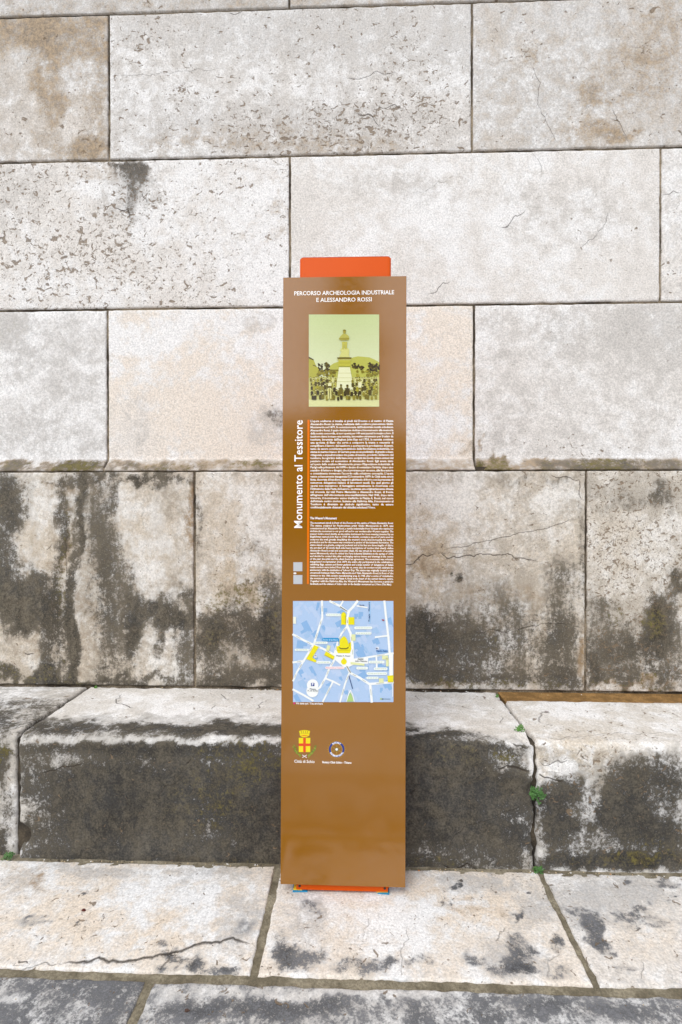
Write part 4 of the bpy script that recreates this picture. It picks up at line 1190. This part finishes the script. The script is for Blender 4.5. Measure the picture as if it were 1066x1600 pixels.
for k in range(6):
    a = math.radians(60 * k + 30)
    ca, sa = math.cos(a), math.sin(a)
    ink.poly([(cx + r * ca - w_ * sa, cy + r * sa + w_ * ca) for r, w_ in ((18, -11), (76, -5), (76, 5), (18, 11))], (170, 130, 30), 2.2, z7)
ink.ring(cx, cy, 0.5, 30, 0, 360, (120, 110, 60), 2.6, z7, 16)
ink.ell(cx, cy, 18, 18, WHITE, 3, z7, 16)
# the club's lettering follows the ring
for word, a0, a1, top in (('ROTARY', -122, -58, True), ('INTERNATIONAL', 152, 28, False)):
    n = len(word)
    for k, ch in enumerate(word):
        a = math.radians(a0 + (a1 - a0) * k / (n - 1))
        V, Fc = text_geo(ch, .0075, .0004)
        V[:, 0] -= V[:, 0].max() / 2; V[:, 1] -= .0026
        x0, zz0 = z7(cx + 93 * math.cos(a), cy + 93 * math.sin(a))
        th = -(a + math.pi / 2) if top else -(a - math.pi / 2)
        ink.add_mesh([(x0 + p * math.cos(th) - q * math.sin(th), -LAY * 3.6, zz0 + p * math.sin(th) + q * math.cos(th)) for p, q in V], Fc, (236, 238, 246))
put_text(ink, 'Rotary Club Schio - Thiene', 440 + 568 / 8.883, 1130 + 553 / 8.883, 440 + 972 / 8.883, 3.2, bold=.03)
ink.build('club_emblem')

# ------------------------------------------------------------------ plastic shims under the base
def shim(px, c, name, z0, z1, label, dx=0.0, dy=0.0, rot=0.0, L=.026):
    p = at_z(px, 1394, 0.004)
    o = empty(name, (p.x + dx, Y_POST + .006 + dy, 0.0))
    v, f = box_geo(-L, L, -.010, .05, z0, z1)
    b = mesh_obj(name, [(x, y, z - (0.0012 if y < 0 else 0)) for x, y, z in v], f, c)
    bpy.data.objects.remove(o)
    b.location = (p.x + dx, Y_POST + .008 + dy, 0)
    b.rotation_euler = (0, 0, rot)
    tag(b, label, 'shim')
    return b
blue = plain('blue_plastic', (.01, .22, .42), .4, .5, var=.1)
yellow = plain('yellow_plastic', (.72, .48, .03), .4, .5, var=.1)
shim(469, blue, 'plastic_shim', .0015, .0055, 'blue plastic shim below a yellow one, base end beside the slab joint', -.001, -.006, .05)
shim(465, yellow, 'plastic_shim', .0062, .0092, 'yellow plastic shim atop a blue one, base end beside the slab joint', 0, -.003, -.03, .016)
shim(599, blue, 'plastic_shim', .0015, .0055, 'blue plastic shim below a yellow one, base end far from the slab joint', .001, -.006, -.06, .020)
shim(599, yellow, 'plastic_shim', .0062, .0092, 'yellow plastic shim atop a blue one, base end far from the slab joint', -.004, -.004, .04, .020)

# ------------------------------------------------------------------ weeds in the joints
def leaf_mat(name, c):
    t = NT(name)
    P, _ = t.seeded()
    n = t.noise(P, 90, 4, .6)
    t.put(t.b.inputs['Base Color'], t.mix(t.step(n, .3, .7), tuple(x * .55 for x in c), c))
    t.b.inputs['Roughness'].default_value = .55
    t.b.inputs['Subsurface Weight'].default_value = 0.0
    return t.mat
M['leaf_deep'] = leaf_mat('deep_green_leaf', (.05, .16, .02))
M['leaf_light'] = leaf_mat('light_green_leaf', (.10, .26, .03))
def weed(loc, n, spread, size, mat, label, seed, up=(0, -.5, 1), grow=1.0):
    root = empty('weed', loc)
    r = random.Random(seed)
    lv, lf, sv_, sf = [], [], [], []
    upv = Vector(up).normalized()
    for k in range(n):
        d = (upv * r.uniform(.3, 1.2) + Vector((r.uniform(-1, 1), r.uniform(-.7, .3), r.uniform(-.8, .8))) * .9).normalized()
        tip = d * spread * r.uniform(.35, 1.0) * grow
        tip.y = min(tip.y, -.001 if up[1] < -.3 and up[2] < .6 else tip.y)
        sd_ = Vector((r.uniform(-1, 1), r.uniform(-1, 1), r.uniform(-1, 1))).cross(d).normalized() * .0007
        k0 = len(sv_)
        sv_ += [tuple(-sd_), tuple(sd_), tuple(tip * .5 + sd_ + Vector((0, 0, .002))), tuple(tip * .5 - sd_ + Vector((0, 0, .002))), tuple(tip)]
        sf += [(k0, k0 + 1, k0 + 2, k0 + 3), (k0 + 3, k0 + 2, k0 + 4)]
        nrm = (Vector((r.uniform(-.6, .6), -1, r.uniform(.2, 1.2)))).normalized()
        ax = nrm.cross(Vector((r.uniform(-1, 1), r.uniform(-.3, .3), r.uniform(-1, 1)))).normalized()
        ay = nrm.cross(ax)
        for q in range(3):
            a = q * 2.09 + r.uniform(-.3, .3)
            e = ax * math.cos(a) + ay * math.sin(a)
            f_ = nrm.cross(e)
            s_ = size * r.uniform(.7, 1.25)
            k1 = len(lv)
            pts = [tip, tip + e * s_ * .45 + f_ * s_ * .38 + nrm * s_ * .12, tip + e * s_ * .95 + f_ * s_ * .30, tip + e * s_ * 1.0, tip + e * s_ * .95 - f_ * s_ * .30, tip + e * s_ * .45 - f_ * s_ * .38 + nrm * s_ * .12]
            lv += [tuple(p) for p in pts]
            lf += [(k1, k1 + 1, k1 + 2, k1 + 3), (k1, k1 + 3, k1 + 4, k1 + 5)]
    mesh_obj('leaves', lv, lf, mat, root)
    mesh_obj('stems', sv_, sf, mat, root)
    tag(root, label, 'plant', 'small weeds growing in the stone joints')
    return root
p = at_y(836, 1240, Y_STEP - .004); weed(p, 70, .038, .0068, M['leaf_deep'], 'bushy dark green weed growing from the crack in the step front', 1, up=(0, -.7, .45))
p = at_z(812, 1141, HS + .002); weed(p, 26, .022, .0055, M['leaf_light'], 'light green sprout in the crack on top of the step', 2, up=(.1, -.2, 1))
p = at_y(842, 1362, Y_STEP - .008); weed(p, 24, .024, .006, M['leaf_deep'], 'low green weed at the foot of the cracked step joint', 3, up=(-.2, -.4, 1))
p = at_y(14, 1341, Y_STEP - .006); weed(p, 22, .026, .0065, M['leaf_deep'], 'small green weed at the foot of the open step joint with the dark hole', 4, up=(.1, -.3, 1))
p = at_z(149, 1075, HS + .002); weed(p, 7, .011, .006, M['leaf_light'], 'tiny pale green sprout where the step joint meets the plinth', 5, up=(0, -.2, 1))
p = at_z(777, 1089, HS + .001); weed(p, 6, .010, .006, M['leaf_light'], 'tiny green sprout beside the ochre mortar strip on the step', 6, up=(0, -.2, 1))

# ------------------------------------------------------------------ small litter and crumbs
def crumb_geo(r, s):
    v = []
    for k in range(5):
        a = k * 1.2566 + r.uniform(-.3, .3)
        v.append((math.cos(a) * s * r.uniform(.6, 1.2), math.sin(a) * s * r.uniform(.4, .9), 0))
    v += [(x * .7 + r.uniform(-.1, .1) * s, y * .7, s * r.uniform(.35, .7)) for x, y, _ in v]
    f = [(i, (i + 1) % 5, 5 + (i + 1) % 5, 5 + i) for i in range(5)] + [(5, 6, 7, 8, 9)]
    return v, f
def ink_mat():
    t = NT('crumb_colours')
    t.put(t.b.inputs['Base Color'], t.n('Attribute', attribute_name='ink').outputs['Color'])
    t.b.inputs['Roughness'].default_value = .8
    return t.mat
M['crumb'] = ink_mat()
def crumbs(name, label, spots):
    r = random.Random(12)
    V, F2, C = [], [], []
    for (x, y, z, s, c) in spots:
        v, f = crumb_geo(r, s)
        k = len(V)
        V += [(x + a, y + b, z + d) for a, b, d in v]
        F2 += [tuple(k + i for i in q) for q in f]
        C += [tuple(c) + (1.0,)] * len(f)
    o = mesh_obj(name, V, F2, M['crumb'])
    at = o.data.attributes.new('ink', 'FLOAT_COLOR', 'FACE')
    at.data.foreach_set('color', np.array(C, np.float32).ravel())
    tag(o, label, 'litter', kind='stuff')
r_ = random.Random(21)
CW, CO, CB, CT, CD = (.7, .68, .64), (.6, .22, .04), (.1, .25, .5), (.42, .33, .2), (.06, .045, .03)
sp = []
for k in range(70):
    u = r_.choice([r_.uniform(640, 800), r_.uniform(370, 437), r_.uniform(640, 1060), r_.uniform(0, 437)])
    x = at_z(u, 1082, HS).x
    sp.append((x, Y_BASE - abs(r_.gauss(.008, .008)) - .006, HS - (.004 if x > XR else -.001), r_.uniform(.0018, .0042), r_.choice([CW, CW, CT, CT, CD, CO if r_.random() < .4 else CT, CD])))
for k in range(120):
    u = r_.uniform(-20, 1080)
    x = at_z(u, 1355, 0).x
    sp.append((x, Y_STEP - abs(r_.gauss(.006, .006)) - .007, -.001, r_.uniform(.002, .005), r_.choice([CW, CT, CT, CT, CD, CD, CO if r_.random() < .4 else CD])))
for k in range(40):
    u, v = r_.uniform(0, 1066), r_.uniform(1375, 1590)
    q = at_z(u, v, 0)
    sp.append((q.x, q.y, .001, r_.uniform(.0012, .0026), r_.choice([CD, CD, CT, (.16, .09, .05)])))
crumbs('litter', 'scattered crumbs of paper and grit along the step and paving', sp)
def single(name, u, v, plane, val, s, c, label, cat, stretch=(1, 1, 1), rot=0.0):
    q = at_z(u, v, val)
    r = random.Random(int(u))
    vv_, f = crumb_geo(r, s)
    m_ = plain(name + '_surface', c, .8, .3, var=.25, vs=200)
    o = mesh_obj(name, [(a * stretch[0], b * stretch[1], d * stretch[2]) for a, b, d in vv_], f, m_, loc=(q.x, q.y, val + .001))
    o.rotation_euler = (0, 0, rot)
    tag(o, label, cat)
single('dry_leaf', 854, 1113, 'z', HS, .010, (.10, .06, .05), 'dark brown dry leaf scrap lying on the step top', 'leaf', (1.6, .6, .5), -.1)
single('pebble', 131, 1423, 'z', 0, .008, (.09, .02, .015), 'dark red pebble lying on the paving slab with the long crack', 'pebble')
single('pebble', 721, 1377, 'z', 0, .008, (.09, .08, .07), 'grey pebble on the paving beside the brown panel', 'pebble')
single('scrap', 292, 1580, 'z', 0, .008, (.07, .04, .03), 'brown scrap lying on the blackened front paving', 'scrap', (1.2, .8, .6))

# ------------------------------------------------------------------ across the square (invented houses and tree, added only for the gloss panel to reflect)
M['glass'] = plain('window_glass', (.03, .035, .04), .08, .5)
M['frame'] = plain('window_frame', (.30, .26, .20), .5, .4)
M['tile'] = plain('roof_tile', (.20, .085, .045), .85, .3, var=.3, vs=8)
def added_townhouse(x0, x1, h, wall_c, label, y=-27.0):  # unseen house, made up to shape the reflections in the panel
    root = empty('added_townhouse', ((x0 + x1) / 2, y, -.02))
    w2 = (x1 - x0) / 2
    mw = plain('plaster', wall_c, .9, .2, var=.18, vs=3)
    box('wall', (-w2, w2, -8, 0, 0, h), mw, root)
    rv = [(-w2 - .3, .5, h - .05), (w2 + .3, .5, h - .05), (w2 + .3, -8.5, h - .05), (-w2 - .3, -8.5, h - .05), (-w2 - .3, -4, h + 1.3), (w2 + .3, -4, h + 1.3)]
    mesh_obj('roof', rv, [(0, 1, 5, 4), (2, 3, 4, 5), (1, 2, 5), (3, 0, 4), (3, 2, 1, 0)], M['tile'], root)
    nf = max(1, int((h - .6) // 2.9))
    n = max(2, int((x1 - x0) // 2.6))
    for f in range(nf):
        for k in range(n):
            cx = -w2 + (k + .5) * 2 * w2 / n
            zb = .9 + f * 2.95
            wv, wf = [], []
            for q in ((cx - .55, cx + .55, -.03, .06, zb - .08, zb), (cx - .55, cx + .55, -.03, .06, zb + 1.5, zb + 1.58), (cx - .55, cx - .47, -.03, .058, zb, zb + 1.5), (cx + .47, cx + .55, -.03, .058, zb, zb + 1.5), (cx - .03, cx + .03, -.03, .05, zb, zb + 1.5)):
                a_, b_ = box_geo(*q)
                wf += [tuple(len(wv) + i for i in t_) for t_ in b_]
                wv += a_
            fr = mesh_obj('window', wv, wf, M['frame'], root)
            box('pane', (cx - .47, cx + .47, .005, .02, zb, zb + 1.5), M['glass'], fr)
    tag(root, label, 'house')
added_townhouse(-22, -9.05, 8.2, (.30, .22, .12), 'ochre plaster house added across the square for panel reflections, beside the tall grey one')
added_townhouse(-9, -.9, 7.6, (.16, .14, .12), 'tall grey plaster house added across the square to be mirrored in the panel')
added_townhouse(-.85, 9.5, 6.3, (.20, .12, .07), 'low brown plaster house added across the square to be mirrored in the panel')
added_townhouse(9.55, 24, 7.4, (.28, .24, .18), 'wide cream house added across the square for panel reflections, beside the low brown one')
def added_cypress(x, y, h, wd, label):  # unseen tree, made up as a dark silhouette for the panel to mirror
    root = empty('added_tree', (x, y, -.02))
    r = random.Random(4)
    tv, tf = [], []
    for k in range(6):
        z = h * .92 * k / 5
        rad = .16 * (1 - k / 5.6)
        tv += [(rad * math.cos(a) + .03 * math.sin(k), rad * math.sin(a), z) for a in [j * math.pi / 4 for j in range(8)]]
    for k in range(5):
        tf += [(k * 8 + j, k * 8 + (j + 1) % 8, k * 8 + 8 + (j + 1) % 8, k * 8 + 8 + j) for j in range(8)]
    mesh_obj('trunk', tv, tf, plain('bark', (.09, .065, .045), .9, .2, var=.3), root)
    lv, lf = [], []
    for k in range(9000):
        t = r.random() ** .8
        z = h * (.14 + .86 * t)
        prof = wd / 2 * (1 - t) ** .55 * (.75 + .35 * math.sin(z * 3.1) * math.sin(z * 1.3 + 1))
        a = r.uniform(0, 6.283)
        rad = prof * math.sqrt(r.uniform(.15, 1.0)) * (1 + .15 * math.sin(5 * a + z * 2))
        c = Vector((rad * math.cos(a), rad * math.sin(a), z + r.uniform(-.1, .1)))
        d1 = Vector((r.gauss(0, 1), r.gauss(0, 1), r.gauss(0, 1))).normalized()
        d2 = d1.cross(Vector((r.gauss(0, 1), r.gauss(0, 1), r.gauss(0, 1)))).normalized()
        s_ = r.uniform(.07, .14)
        k0 = len(lv)
        lv += [tuple(c + d1 * s_), tuple(c + d2 * s_ * .5), tuple(c - d1 * s_), tuple(c - d2 * s_ * .5)]
        lf.append((k0, k0 + 1, k0 + 2, k0 + 3))
    mesh_obj('crown', lv, lf, leaf_mat('evergreen_leaf', (.04, .075, .022)), root)
    tag(root, label, 'tree')
added_cypress(-.30, -14.0, 12.6, 4.0, 'dark conical evergreen tree added on the square to be mirrored in the panel')
